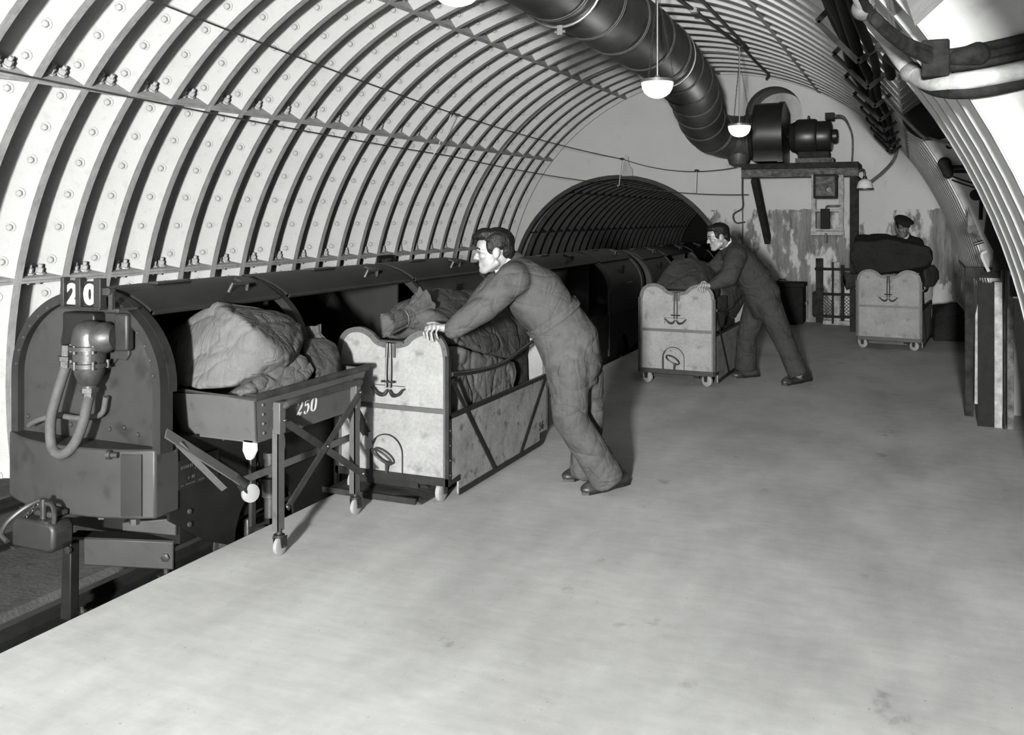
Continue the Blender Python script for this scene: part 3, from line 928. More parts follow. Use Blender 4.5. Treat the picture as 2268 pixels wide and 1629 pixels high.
side = MB().lathe([(0.060, -0.02), (0.070, 0.01), (0.070, 0.05), (0.05, 0.085), (0.005, 0.09)], (GX + 0.03, GY + 0.01, 1.01), (0.9, 0.3, 0.05), n=20)
side.build('gland_shoulder', M_CAST, glo)
gb = MB()
for k in range(6):
    a = 2 * PI * k / 6 + 0.5
    for zz in (0.962, 0.892):
        gb.cyl((GX + 0.079 * math.cos(a), GY + 0.079 * math.sin(a), zz - 0.014), (GX + 0.079 * math.cos(a), GY + 0.079 * math.sin(a), zz + 0.022), 0.008, n=6)
gb.build('gland_bolts', M_CAST, glo, kind='stuff')
hs = MB().tube([(GX, GY, 0.755), (-3.362, 3.03, 0.70), (-3.364, 3.02, 0.655), (-3.400, 3.01, 0.560), (-3.450, 3.00, 0.505), (-3.505, 3.00, 0.497), (-3.552, 3.01, 0.535), (-3.566, 3.02, 0.640), (-3.535, 3.03, 0.762), (-3.497, 3.05, 0.90)], 0.0225, 14, sub=8)
hs.build('looped_hose', M_HOSE, carA)
MB().lathe([(0.03, 0), (0.03, 0.03), (0.036, 0.032), (0.036, 0.05), (0.026, 0.052), (0.026, 0.10)], (-3.502, 3.045, 0.875), (0.05, 0, 1), n=6).build('hose_nut', M_CAST, carA)
MB().tube([(-3.80, 3.10, 0.575), (-3.72, 3.08, 0.61), (-3.62, 3.10, 0.635), (-3.50, 3.12, 0.63), (-3.37, 3.12, 0.66), (-3.34, 3.12, 0.74)], 0.013, 10, sub=6).build('thin_hose', M_HOSE, carA)
kb = MB().lathe([(0.013, 0), (0.013, 0.03), (0.02, 0.032), (0.02, 0.05), (0.01, 0.055)], (-3.19, 3.045, 0.51), (-1, -0.3, 0), n=12)
kb.build('knob', M_CAST, carA)
# coupling block, pin, chain and cable below the box at the left
cb = MB().prism([(-0.125, -0.055), (0.085, -0.065), (0.108, -0.045), (0.112, 0.04), (0.09, 0.065), (-0.10, 0.075), (-0.13, 0.045)], (-3.495, 2.87, 0.165), (1, 0.08, 0), (0, 0, 1), (0, 0.11, 0))
cbo = cb.build('coupling_block', M_TRAIN, carA, bevel=0.02)
MB().box(-3.575, -3.425, 2.88, 3.14, 0.205, 0.235).build('coupling_bar', M_CAST, cbo, bevel=0.01)
MB().box(-3.56, -3.43, 2.92, 3.0, 0.235, 0.262).build('coupling_bar', M_CAST, cbo, bevel=0.01)
MB().cyl((-3.487, 2.915, 0.20), (-3.487, 2.915, 0.32), 0.014, n=12).build('coupling_pin', M_HOOK, cbo)
ch = MB()
p0, p1 = Vector((-3.49, 2.90, 0.315)), Vector((-3.60, 2.88, 0.20))
for k in range(8):
    a = p0.lerp(p1, (k + 0.5) / 8)
    d = (p1 - p0).normalized()
    u, v, _ = basis(d, (0, 1, 0) if k % 2 else (0.3, 0.2, 1))
    ch.tube([a + 0.014 * math.cos(t) * d + 0.008 * math.sin(t) * u for t in [2 * PI * j / 10 for j in range(10)]], 0.003, 6, closed=True)
ch.build('pin_chain', M_HOOK, cbo)
MB().tube([(-3.56, 3.12, 0.29), (-3.62, 2.98, 0.27), (-3.675, 2.90, 0.21), (-3.675, 2.86, 0.16), (-3.63, 2.85, 0.135)], 0.011, 8, sub=6).build('control_cable', M_TRAIN_F, cbo)
MB().tube([(-3.475, 2.92, 0.30), (-3.44, 2.92, 0.295), (-3.415, 2.91, 0.26), (-3.41, 2.90, 0.20)], 0.011, 8, sub=6).build('control_cable', M_HOOK, cbo)
# guard beams and track brush gear under the box
gd = MB().prism([(0.0, -0.05), (0.40, -0.085), (0.40, 0.045), (0.0, 0.075)], (-3.47, 3.11, 0.015), Vector((0.37, 0.20, 0)).normalized(), (0, 0, 1), (-0.012, 0.026, 0))
gdo = gd.build('guard_plate', M_TRAIN, carA, bevel=0.006)
MB().prism([(-0.06, 0.0), (0.40, 0.0), (0.40, 0.09), (-0.06, 0.09)], (-3.47, 3.115, 0.078), Vector((0.37, 0.20, -0.03)).normalized(), Vector((-0.47, 0.88, 0)), (0, 0, 0.014)).build('guard_plate_flange', M_TRAIN_B, gdo, smooth=0)
MB().prism([(-0.05, -0.30), (0.015, -0.30), (0.02, 0.09), (-0.03, 0.09)], (-3.555, 3.10, 0.0), (1, 0, 0), (0, 0, 1), (0, 0.05, 0)).build('guard_bracket', M_TRAIN_B, gdo, bevel=0.005)
MB().lathe([(0.02, 0), (0.02, 0.012), (0.01, 0.014)], (-3.545, 3.10, 0.03), (0, -1, 0), n=6).build('guard_bolt', M_HOOK, gdo)
MB().lathe([(0.02, 0), (0.02, 0.012), (0.01, 0.014)], (-3.150, 3.285, -0.01), (0.4, -1, 0), n=6).build('guard_bolt', M_HOOK, gdo)
MB().prism([(0.0, 0.0), (0.24, -0.035), (0.24, 0.05), (0.0, 0.04)], (-3.30, 3.17, 0.125), Vector((0.2, 0.12, 0)).normalized(), (0, 0, 1), (-0.02, 0.05, 0)).build('headstock', M_TRAIN, carA, bevel=0.006)
for x in (-3.33, -3.14):
    MB().lathe([(0.022, 0), (0.022, 0.025)], (x, 3.09, 0.203), (0, 0, 1), n=6).build('box_bolt', M_TRAIN_F, carA)
# name plate and fittings on the side plate
XS = XT + 0.4365
npl = MB().box(XS, XS + 0.008, 3.250, 3.520, 0.315, 0.445)
npo = npl.build('name_plate', M_BRASSPL, carA, bevel=0.002)
pt = MB()
r2 = random.Random(3)
for (y, z, hgt, n) in ((3.270, 0.412, 0.014, 16), (3.36, 0.394, 0.010, 9), (3.295, 0.358, 0.014, 6), (3.27, 0.331, 0.008, 22)):
    yy = y
    for k in range(n):
        wd = r2.uniform(0.004, 0.008)
        if r2.random() < 0.85:
            pt.box(XS + 0.008, XS + 0.0086, yy, yy + wd * 0.4, z - hgt / 2, z + hgt / 2)
            pt.box(XS + 0.008, XS + 0.0086, yy, yy + wd, z + hgt / 2 - 0.002, z + hgt / 2)
        yy += wd + 0.004
pt.build('plate_lines', M_PLTEXT, npo, smooth=0, kind='stuff')
sb = MB()
for y, z in ((3.24, 0.50), (3.33, 0.495), (3.56, 0.485), (3.63, 0.475), (3.33, 0.20), (3.33, 0.14), (3.80, 0.30), (3.80, 0.20), (3.95, 0.30), (3.95, 0.18)):
    sb.lathe([(0.013, 0), (0.012, 0.008), (0.004, 0.012)], (XS, y, z), (1, 0, 0), n=10)
sb.build('side_bolts', M_TRAIN_F, carA, kind='stuff')
dp = MB()
dp.lathe([(0.03, 0), (0.03, 0.10), (0.042, 0.105), (0.042, 0.20), (0.03, 0.205), (0.03, 0.30), (0.036, 0.30), (0.036, 0.33)], (XS + 0.035, 3.87, 0.02), (0, 0, 1), n=16)
dp.build('damper', M_CAST, carA)
for yy in (3.76, 3.98, 4.5, 5.2, 5.9):
    MB().box(XS, XS + 0.02, yy - 0.02, yy + 0.02, 0.0, 0.40).build('side_strap', M_TRAIN, carA, bevel=0.006)
for yy in (3.72, 5.30, 6.4):
    MB().prism([(-0.03, 0.0), (0.03, 0.0), (0.02, 0.03), (0.03, 0.075), (-0.02, 0.075), (-0.03, 0.03)], (XT - 0.26, yy, 1.125), (0, 1, 0), (0, 0, 1), (0.012, 0, 0)).build('roof_stop', M_TRAIN_B, carA, smooth=0)

# ================================================================ mail sacks
def remeshed(mb, name, mat, voxel, smooth_it, org, parent=None, fold=None, clampz=None, label=None, cat=None):
    me = mb.mesh(name, org)
    o = bpy.data.objects.new(name, me); COL.objects.link(o)
    m = o.modifiers.new('r', 'REMESH'); m.mode = 'VOXEL'; m.voxel_size = voxel
    s = o.modifiers.new('s', 'SMOOTH'); s.factor = 0.5; s.iterations = smooth_it
    dg = bpy.context.evaluated_depsgraph_get()
    me2 = bpy.data.meshes.new_from_object(o.evaluated_get(dg))
    o.modifiers.clear(); o.data = me2
    me2.name = name
    bpy.data.meshes.remove(me)
    off = Vector(org)
    if fold:
        nrm = [v.normal.copy() for v in me2.vertices]
        for v, n in zip(me2.vertices, nrm):
            v.co += n * fold(v.co + off, n)
    if clampz is not None:
        for v in me2.vertices:
            z = v.co.z + off.z
            if z < clampz: v.co.z = clampz - off.z
    me2.materials.clear(); me2.materials.append(mat)
    me2.shade_smooth()
    if parent is None:
        o.location = off
    else:
        o.parent = parent
    ORG[o] = off
    return tag(o, label, cat)


def ridge(q, sharp):
    return max(0.0, 1.0 - abs(noise.noise(q)) * 2.2) ** sharp

def canvas_fold(seed, amp, fr=1.0):
    so = Vector((seed * 3.7, seed * 1.3, seed * 5.1))
    M1 = Matrix.Rotation(seed * 1.1, 3, 'X') @ Matrix.Rotation(seed * 0.7, 3, 'Z')
    def f(p, n):
        q = M1 @ p
        w_ = Vector((noise.noise(p * 4 + so), noise.noise(p * 4 + so * 2), noise.noise(p * 4 + so * 3))) * 0.35
        a = ridge(Vector((q.x * 1.6, q.y * 6.0, q.z * 6.0)) * fr + w_ * 1.2 + so, 5)
        b = ridge(Vector((q.x * 9.0, q.y * 3.0, q.z * 7.0)) * fr + w_ * 2 + so * 2, 9)
        c = noise.noise(p * 4.0 * fr + so)
        return amp * (-0.9 * a - 0.35 * b + 1.0 * c + 0.25)
    return f

def add_neck(e, mat, neck, seed):
    base, tip, r0, r1, r2 = neck
    base, tip = Vector(base), Vector(tip)
    u, v, d = basis(tip - base)
    L = (tip - base).length
    vs = []
    n, m = 60, 16
    for j in range(m + 1):
        t = j / m
        r = r0 + (r1 - r0) * (t / 0.5) ** 0.7 if t < 0.5 else r1 + (r2 - r1) * ((t - 0.5) / 0.5) ** 0.8
        for i in range(n):
            b = 2 * PI * i / n
            rr = r * (1 + 0.07 * math.sin(9 * b + seed) + 0.05 * math.sin(14 * b + 2 * seed))
            dl = 0.10 * L * math.sin(2 * b + seed) * max(0, t - 0.5)
            vs.append(base + d * (t * L + dl) + rr * (math.cos(b) * u * 0.75 + math.sin(b) * v * 1.15))
    fs = [(j * n + i, j * n + (i + 1) % n, (j + 1) * n + (i + 1) % n, (j + 1) * n + i) for j in range(m) for i in range(n)]
    fs.append(tuple(range(m * n, (m + 1) * n)))
    MB().add(vs, fs).build('sack_neck', mat, e, smooth=180)
    tc = base + d * (0.5 * L)
    MB().tube([tc + (r1 * 1.06) * (math.cos(t) * u * 0.75 + math.sin(t) * v * 1.15) for t in [2 * PI * k / 20 for k in range(20)]], 0.005, 6, closed=True).build('tie_cord', M_WIRE, e)

def hull_sack(label, pts, mat, seed=1, amp=0.012, voxel=0.011, it=17, neck=None, fr=1.0):
    """filled canvas sack drawn tight over its contents"""
    bm = bmesh.new()
    for p in pts:
        bm.verts.new(p)
    r = bmesh.ops.convex_hull(bm, input=bm.verts)
    bmesh.ops.delete(bm, geom=list({g for g in r['geom_interior'] + r['geom_unused'] if isinstance(g, bmesh.types.BMVert)}), context='VERTS')
    bm.verts.index_update()
    mb = MB().add([v.co.copy() for v in bm.verts], [tuple(v.index for v in f.verts) for f in bm.faces])
    bm.free()
    c = sum((Vector(p) for p in pts), Vector()) / len(pts)
    zm = min(p[2] for p in pts)
    o = remeshed(mb, 'mail_sack', mat, voxel, it, (c.x, c.y, zm), fold=canvas_fold(seed, amp, fr), label=label, cat='mail sack')
    if neck:
        add_neck(o, mat, neck, seed)
    return o
# ================================================================ tipping trolley "250"
tro = empty('tip_trolley', (-2.65, 3.80, 0.0), 'grey steel tipping trolley numbered 250 standing against the train', 'trolley')
TX0, TX1, TY0, TY1, TZ0, TZ1 = -3.21, -2.70, 3.355, 4.275, 0.535, 0.742
ins = 0.045
def tray_side(mb, a, b, c, d, th, inward):
    q = [Vector(x) for x in (a, b, c, d)]
    n = Vector(inward) * th
    mb.add(q + [x + n for x in q], [(0, 1, 2, 3), (7, 6, 5, 4), (0, 4, 5, 1), (1, 5, 6, 2), (2, 6, 7, 3), (3, 7, 4, 0)])
B = [(TX0 + ins, TY0 + ins, TZ0), (TX1 - ins * 0.6, TY0 + ins, TZ0), (TX1 - ins * 0.6, TY1 - ins, TZ0), (TX0 + ins, TY1 - ins, TZ0)]
T = [(TX0, TY0, TZ1), (TX1, TY0, TZ1), (TX1, TY1, TZ1), (TX0, TY1, TZ1)]
for k, inw in enumerate(((0, 1, 0), (-1, 0, 0), (0, -1, 0), (1, 0, 0))):
    mb = MB(); j = (k + 1) % 4
    tray_side(mb, B[k], B[j], T[j], T[k], 0.008, inw)
    mb.build('tray_side', M_TROLLEY, tro, smooth=0)
mb = MB().box(TX0 + ins, TX1 - ins * 0.6, TY0 + ins, TY1 - ins, TZ0 - 0.008, TZ0 + 0.002)
mb.build('tray_floor', M_TROLLEY, tro, smooth=0)
MB().tube([T[0], T[1], T[2], T[3]], 0.017, 10, closed=True).build('rolled_rim', M_TROLLEY_W, tro, smooth=50)
rv = MB()
for k in range(5):
    z = TZ0 + 0.03 + 0.045 * k
    f = (z - TZ0) / (TZ1 - TZ0)
    rv.lathe([(0.009, 0), (0.005, 0.006)], (TX1 - ins * 0.6 * (1 - f), TY0 + 0.05 + ins * (1 - f), z), (1, 0, 0.2), n=8)
rv.build('rivets', M_TROLLEY, tro, kind='stuff')
XL = -2.652
for yl, wy in ((3.487, 3.487), (4.118, 4.118)):
    lg = MB()
    lg.prism([(-0.022, 0.115), (0.022, 0.115), (0.022, 0.48), (0.028, 0.50), (0.028, 0.53), (0.0, 0.60), (-0.022, 0.60)], (XL - 0.012, yl, 0), (0, 1, 0), (0, 0, 1), (0.007, 0, 0))
    lg.prism([(-0.022, 0.115), (-0.015, 0.115), (-0.015, 0.55), (-0.022, 0.58)], (XL - 0.04, yl, 0), (0, 1, 0), (0, 0, 1), (0.035, 0, 0))
    lgo = lg.build('leg', M_TROLLEY, tro, smooth=0)
    MB().box(XL - 0.035, XL + 0.004, yl - 0.024, yl + 0.02, 0.56, 0.705).build('leg_bracket', M_TROLLEY, lgo, bevel=0.003)
    cs = MB()
    cs.lathe([(0.026, 0), (0.026, 0.012), (0.014, 0.014), (0.014, 0.04)], (XL - 0.018, yl, 0.085), (0, 0, 1), n=14)
    for sx in (-1, 1):
        cs.prism([(-0.012, 0), (0.018, 0), (0.026, 0.05), (-0.022, 0.05)], (XL - 0.018 + sx * 0.021 - 0.003, yl + 0.004, 0.038), (0, 1, 0), (0, 0, 1), (0.006, 0, 0))
    cs.cyl((XL - 0.045, yl + 0.008, 0.044), (XL + 0.01, yl + 0.008, 0.044), 0.006, n=8)
    cs.build('castor_fork', M_WHEELD, lgo)
    MB().lathe([(0.012, -0.012), (0.03, -0.012), (0.043, -0.008), (0.043, 0.008), (0.03, 0.012), (0.012, 0.012)], (XL - 0.018, yl + 0.008, 0.044), (1, 0, 0), n=22).build('castor_wheel', M_WHEEL, lgo)
hb = MB()
hb.tube([(TX1 - 0.005, 3.50, 0.665), (XL + 0.005, 3.505, 0.685), (XL + 0.02, 3.56, 0.70), (XL + 0.02, 4.05, 0.70), (XL + 0.005, 4.11, 0.685), (TX1 - 0.005, 4.115, 0.665)], 0.0165, 12, sub=4)
hb.build('push_bar', M_TROLLEY_W, tro)
MB().bar((XL + 0.0, 3.49, 0.62), (XL + 0.0, 4.16, 0.205), 0.034, 0.007, (1, 0, 0)).build('cross_brace', M_TROLLEY_W, tro, smooth=0)
MB().bar((XL + 0.010, 4.12, 0.64), (XL + 0.010, 3.51, 0.215), 0.034, 0.007, (1, 0, 0)).build('cross_brace', M_TROLLEY_W, tro, smooth=0)
pv = MB()
for y, z in ((3.83, 0.425), (3.51, 0.22), (4.15, 0.21), (3.49, 0.62), (4.12, 0.64)):
    pv.lathe([(0.011, 0), (0.008, 0.008), (0.002, 0.011)], (XL + 0.012, y, z), (1, 0, 0), n=10)
pv.build('brace_rivets', M_HOOK, tro, kind='stuff')
# folded swing leg with its castor, hanging toward the near end, and the long lower bar
sl = MB()
sl.bar((-3.02, 3.15, 0.60), (-2.905, 3.50, 0.315), 0.05, 0.008, (1, 0.3, 0.4))
sl.bar((-2.995, 3.20, 0.545), (-2.945, 3.44, 0.285), 0.03, 0.008, (0.3, -1, 0.4))
slo = sl.build('swing_leg', M_TROLLEY, tro, smooth=0)
cs = MB().cyl((-2.915, 3.485, 0.33), (-2.895, 3.525, 0.285), 0.022, n=12)
cs.bar((-2.91, 3.50, 0.315), (-2.893, 3.535, 0.255), 0.035, 0.03, (1, 0, 0))
cs.build('castor_fork', M_WHEELD, slo)
MB().lathe([(0.012, -0.012), (0.03, -0.012), (0.043, -0.008), (0.043, 0.008), (0.03, 0.012), (0.012, 0.012)], (-2.880, 3.545, 0.245), (0.85, -0.45, 0.15), n=22).build('castor_wheel', M_WHEEL, slo)
MB().bar((-2.90, 3.52, 0.31), (-2.86, 4.55, 0.335), 0.035, 0.008, (1, 0, 0)).build('lower_bar', M_TROLLEY, tro, smooth=0)
sl = MB().bar((-2.86, 4.27, 0.55), (-2.82, 4.40, 0.40), 0.05, 0.03, (1, 0, 0))
sl.bar((-2.82, 4.40, 0.40), (-2.80, 4.46, 0.31), 0.03, 0.03, (1, 0, 0))
slo = sl.build('swing_leg', M_WHEELD, tro, smooth=0)
MB().lathe([(0.012, -0.012), (0.03, -0.012), (0.045, -0.008), (0.045, 0.008), (0.03, 0.012), (0.012, 0.012)], (-2.79, 4.45, 0.305), (0.75, -0.65, 0.1), n=22).build('castor_wheel', M_WHEEL, slo)
st = MB().prism([(-0.032, 0.0), (0.032, 0.0), (0.036, -0.055), (0.012, -0.10), (-0.014, -0.10), (-0.036, -0.06)], (-2.775, 3.40, 0.545), (1, 0, 0), (0, 0, 1), (0, 0.03, 0))
st.build('stop_block', M_WHITE, tro, bevel=0.008)
# stencilled number 250
def stencil(parent, chars, o, u, v, h, mat, step, local=False):
    o, u, v = Vector(o), Vector(u).normalized(), Vector(v).normalized()
    n = u.cross(v) * 0.0016
    for c, ch in enumerate(chars):
        mb = MB()
        def blade(pts, ws):
            pts = [Vector((a, b, 0)) for a, b in pts]
            sp = catmull(pts, 5)
            m = len(sp)
            L_, R_ = [], []
            for i, q in enumerate(sp):
                t = (sp[min(i + 1, m - 1)] - sp[max(i - 1, 0)]).normalized()
                nn = Vector((-t.y, t.x, 0)) * interp(ws, i / (m - 1)) / 2
                L_.append(q + nn); R_.append(q - nn)
            f = lambda q: o + u * (q.x * h + c * step) + v * (q.y * h)
            mb.strip([f(q) for q in L_], [f(q) for q in R_], n)
        if ch == '2':
            blade([(-.22, .26), (-.20, .40), (-.02, .48)], [.16, .10, .05])
            blade([(.04, .47), (.21, .36), (.19, .12), (-.08, -.20)], [.05, .20, .17, .05])
            blade([(-.24, -.38), (-.06, -.28), (.10, -.42), (.24, -.26)], [.10, .17, .16, .05])
        elif ch == '5':
            blade([(-.18, .42), (.0, .44), (.22, .46)], [.13, .13, .12])
            blade([(-.19, .40), (-.20, .22), (-.21, .06)], [.05, .05, .05])
            blade([(-.12, .10), (.10, .14), (.22, -.14), (.08, -.44)], [.05, .14, .21, .06])
            blade([(.0, -.47), (-.14, -.44), (-.22, -.30)], [.05, .10, .15])
        elif ch == '0':
            blade([(-.03, .47), (-.22, .28), (-.22, -.28), (-.03, -.47)], [.05, .19, .19, .05])
            blade([(.03, .47), (.22, .28), (.22, -.28), (.03, -.47)], [.05, .19, .19, .05])
        elif ch == '6':
            blade([(.18, .42), (-.06, .42), (-.22, .06), (-.16, -.34), (.0, -.47)], [.12, .10, .2, .18, .08])
            blade([(.04, -.46), (.22, -.22), (.12, .06), (-.08, .04)], [.08, .18, .14, .06])
        mb.build('stencil_digit', mat, parent, smooth=0, local=local)
fz = lambda z: TX1 - ins * 0.6 * (1 - (z - TZ0) / (TZ1 - TZ0)) + 0.0015
stencil(tro, '250', (fz(0.628), 3.70, 0.628), (0, 1, 0.0), ((fz(0.70) - fz(0.60)) * 10, 0, 1), 0.072, M_WHITE, 0.058)

hull_sack('large pale canvas mail sack heaped highest on the trolley numbered 250',
    [(-3.492, 3.620, 0.931), (-3.467, 3.600, 0.882), (-3.359, 3.500, 0.833), (-3.268, 3.420, 0.739), (-3.061, 3.400, 0.749), (-2.898, 3.410, 0.767), (-2.797, 3.460, 0.824), (-2.740, 3.557, 0.885), (-2.770, 3.566, 0.954), (-2.740, 3.653, 0.884), (-2.770, 3.765, 0.898), (-2.840, 3.920, 0.926), (-2.920, 4.011, 0.989), (-2.980, 3.973, 1.041), (-3.042, 3.950, 1.067), (-3.138, 3.780, 1.101), (-3.146, 3.620, 1.137), (-2.957, 3.520, 1.095), (-2.817, 3.500, 1.025), (-3.307, 3.660, 1.067), (-3.420, 3.640, 0.987), (-3.30, 3.95, 0.78), (-3.28, 3.95, 0.98), (-3.10, 4.06, 0.80), (-2.80, 3.75, 0.76)], M_CANVAS, 2, 0.011, it=13)
hull_sack('pale canvas sack pinned under the large sack at the front of the trolley',
    [(-2.770, 3.310, 0.773), (-2.735, 3.383, 0.767), (-2.735, 3.646, 0.765), (-2.735, 3.827, 0.767), (-2.750, 3.882, 0.789), (-2.790, 3.877, 0.850), (-2.820, 3.836, 0.875), (-2.800, 3.673, 0.863), (-2.790, 3.451, 0.810), (-3.0, 3.5, 0.70), (-3.0, 4.0, 0.72), (-2.9, 3.9, 0.60), (-2.78, 3.5, 0.60)], M_CANVAS, 5, 0.010, it=11)
hull_sack('small brownish sack with a tied neck at the far end of the trolley',
    [(-2.860, 3.932, 0.862), (-2.900, 4.034, 0.912), (-2.900, 4.176, 0.897), (-2.860, 4.235, 0.865), (-2.800, 4.172, 0.817), (-2.750, 4.060, 0.767), (-2.750, 3.886, 0.770), (-3.08, 4.15, 0.72), (-3.05, 4.15, 0.88), (-2.98, 4.22, 0.62), (-2.78, 4.2, 0.60), (-2.8, 4.0, 0.62)], M_CANVASM, 9, 0.007, it=15,
    neck=((-2.950, 4.169, 0.874), (-2.970, 4.172, 0.964), 0.065, 0.032, 0.040))

# ================================================================ hooded mail carts
def cart_outline(ins=0.0):
    h = 0.355 - ins
    top = [(-0.355 + ins, 0.78), (-0.337 + ins * 0.95, 0.862 - ins * 0.3), (-0.287 + ins * 0.6, 0.915 - ins * 0.75), (-0.205, 0.933 - ins), (-0.135 - ins * 0.4, 0.912 - ins), (-0.088 - ins * 0.5, 0.874 - ins), (-0.05, 0.857 - ins), (0.0, 0.852 - ins)]
    pts = [Vector((a, b, 0)) for a, b in top]
    pts = pts + [Vector((-p.x, p.y, 0)) for p in pts[-2::-1]]
    c = catmull(pts, 4)
    return [(-h, 0.135 + ins * 0.3)] + [(p.x, p.y) for p in c] + [(h, 0.135 + ins * 0.3)]

def make_cart(label, loc, rz=0.0, number=None, pmat=None, arch=True, turn=0.0):
    ct = empty('mail_cart', loc, label, 'cart', 'hooded mail carts')
    pm = pmat or M_PANEL
    LEN = 1.48
    def part(mb, name, mat, parent=None, **k):
        return mb.build(name, mat, parent or ct, local=True, **k)
    for y, s in ((0.0, 1), (LEN, -1)):
        ol, il = cart_outline(0.0), cart_outline(0.030)
        pn = part(MB().prism(ol, (0, y + s * 0.006, 0), (1, 0, 0), (0, 0, 1), (0, s * 0.018, 0)), 'end_panel', pm, smooth=0)
        ed = MB().strip([(x, y, z) for x, z in ol], [(x, y, z) for x, z in il], (0, s * 0.026, 0))
        part(ed, 'edging', M_STRIP, smooth=40)
        part(MB().box(-0.35, 0.35, min(y - s * 0.004, y + s * 0.01), max(y - s * 0.004, y + s * 0.01), 0.488, 0.514), 'batten', M_STRIP, smooth=0)
        part(MB().box(-0.36, 0.36, min(y - s * 0.006, y + s * 0.02), max(y - s * 0.006, y + s * 0.02), 0.100, 0.142), 'bottom_rail', M_STEELD, smooth=0)
        rv = MB()
        for k in range(2, len(ol) - 2, 4):
            a, b = ol[k], il[k]
            rv.lathe([(0.006, 0), (0.004, 0.004)], ((a[0] + b[0]) / 2, y, (a[1] + b[1]) / 2), (0, -s, 0), n=6)
        for z in (0.2, 0.3, 0.4, 0.6, 0.7):
            for x in (-0.34, 0.34):
                rv.lathe([(0.006, 0), (0.004, 0.004)], (x, y, z), (0, -s, 0), n=6)
        part(rv, 'edging_rivets', M_STRIP, kind='stuff', smooth=0)
    # drop hook on the front panel
    hk = part(MB().box(-0.030, 0.030, -0.010, 0.002, 0.775, 0.852), 'hook_plate', M_STRIP, smooth=0)
    part(MB().box(-0.065, 0.085, -0.012, 0.02, 0.858, 0.868), 'hook_bar', M_CAST, hk, smooth=0)
    for x in (-0.014, 0.014):
        part(MB().tube([(x * 0.6, -0.022, 0.855), (x, -0.026, 0.72), (x * 0.9, -0.03, 0.61)], 0.0055, 8, sub=4), 'hook_rod', M_HOOK, hk)
    part(MB().cyl((-0.042, -0.03, 0.645), (0.042, -0.03, 0.645), 0.006, n=8), 'cross_pin', M_HOOK, hk)
    for s in (-1, 1):
        part(MB().tube([(s * 0.006, -0.03, 0.60), (s * 0.03, -0.032, 0.572), (s * 0.065, -0.034, 0.578), (s * 0.092, -0.036, 0.605), (s * 0.105, -0.038, 0.610)], [0.006, 0.0105, 0.009, 0.006, 0.004], 10, sub=6), 'anchor_arm', M_HOOK, hk)
    # label holder outline behind the hook
    part(MB().strip([(-0.11, -0.002, 0.555), (-0.11, -0.002, 0.62), (0.09, -0.002, 0.62)], [(-0.106, -0.002, 0.555), (-0.106, -0.002, 0.616), (0.09, -0.002, 0.616)], (0, 0.006, 0)), 'card_slot', M_STRIP, smooth=0)
    if arch:
        # arched pocket with the towing ring
        an = [(-0.03 + 0.105 * math.cos(t), 0.245 + 0.105 * math.sin(t)) for t in [PI * k / 16 for k in range(17)]]
        a3 = [(x, -0.001, z) for x, z in [(0.075, 0.14)] + an + [(-0.135, 0.14)]]
        b3 = [(-0.03 + (x + 0.03) * 0.95, -0.001, 0.14 + (z - 0.14) * 0.97) for x, _, z in a3]
        pk = part(MB().strip(a3, b3, (0, 0.008, 0)), 'pocket_rim', M_STEELD, smooth=0)
        sh = MB().prism([(x, z) for x, z in [(-0.135, 0.14), (-0.135, 0.245), (-0.118, 0.30), (-0.085, 0.335), (-0.118, 0.27), (-0.118, 0.14)]], (0, -0.0015, 0), (1, 0, 0), (0, 0, 1), (0, 0.008, 0))
        part(sh, 'pocket_side', M_STEELD, pk, smooth=0)
        rg = MB().tube([(-0.02 + 0.060 * math.cos(t), -0.060 - 0.022 * math.sin(t), 0.238 - 0.024 * math.cos(t) + 0.034 * math.sin(t)) for t in [2 * PI * k / 28 for k in range(28)]], 0.0065, 8, closed=True)
        ro_ = part(rg, 'towing_ring', M_CAST)
        stn = MB().tube([(-0.012, -0.03, 0.205), (-0.018, -0.02, 0.14)], 0.006, 8)
        stn.tube([(0.002, -0.03, 0.205), (-0.016, -0.02, 0.14)], 0.006, 8)
        part(stn, 'ring_stem', M_CAST, ro_)
    # sides
    for s in (-1, 1):
        poly = [(0.02, 0.105), (0.125, 0.105), (0.125, 0.03), (LEN - 0.15, 0.03), (LEN - 0.15, 0.105), (LEN - 0.02, 0.105), (LEN - 0.02, 0.47), (0.02, 0.47)]
        sp = part(MB().prism(poly, (s * 0.345, 0, 0), (0, 1, 0), (0, 0, 1), (s * 0.010, 0, 0)), 'side_panel', M_PANELS, smooth=0)
        part(MB().box(min(s * 0.340, s * 0.362), max(s * 0.340, s * 0.362), 0.0, LEN, 0.458, 0.484), 'top_rail', M_STEELD, smooth=0, bevel=0.003)
        for y in (0.008, LEN - 0.008):
            part(MB().box(min(s * 0.340, s * 0.362), max(s * 0.340, s * 0.362), y - 0.014, y + 0.014, 0.10, 0.80), 'corner_post', M_STEELD, smooth=0)
        x = s * 0.361
        part(MB().bar((x, 0.04, 0.665), (x, 0.60, 0.045), 0.026, 0.007, (1, 0, 0)), 'diagonal_strap', M_STEELD, smooth=0)
        part(MB().bar((x, LEN - 0.05, 0.475), (x, LEN - 0.50, 0.045), 0.026, 0.007, (1, 0, 0)), 'diagonal_strap', M_STEELD, smooth=0)
        part(MB().box(min(x - 0.004, x), max(x - 0.004, x), 0.125, LEN - 0.15, 0.022, 0.055), 'toe_strip', M_STEELD, smooth=0)
        part(MB().prism([(0.02, 0.105), (0.125, 0.105), (0.125, 0.135), (0.02, 0.125)], (x - 0.004, 0, 0), (0, 1, 0), (0, 0, 1), (0.006, 0, 0)), 'corner_plate', M_STEELD, smooth=0)
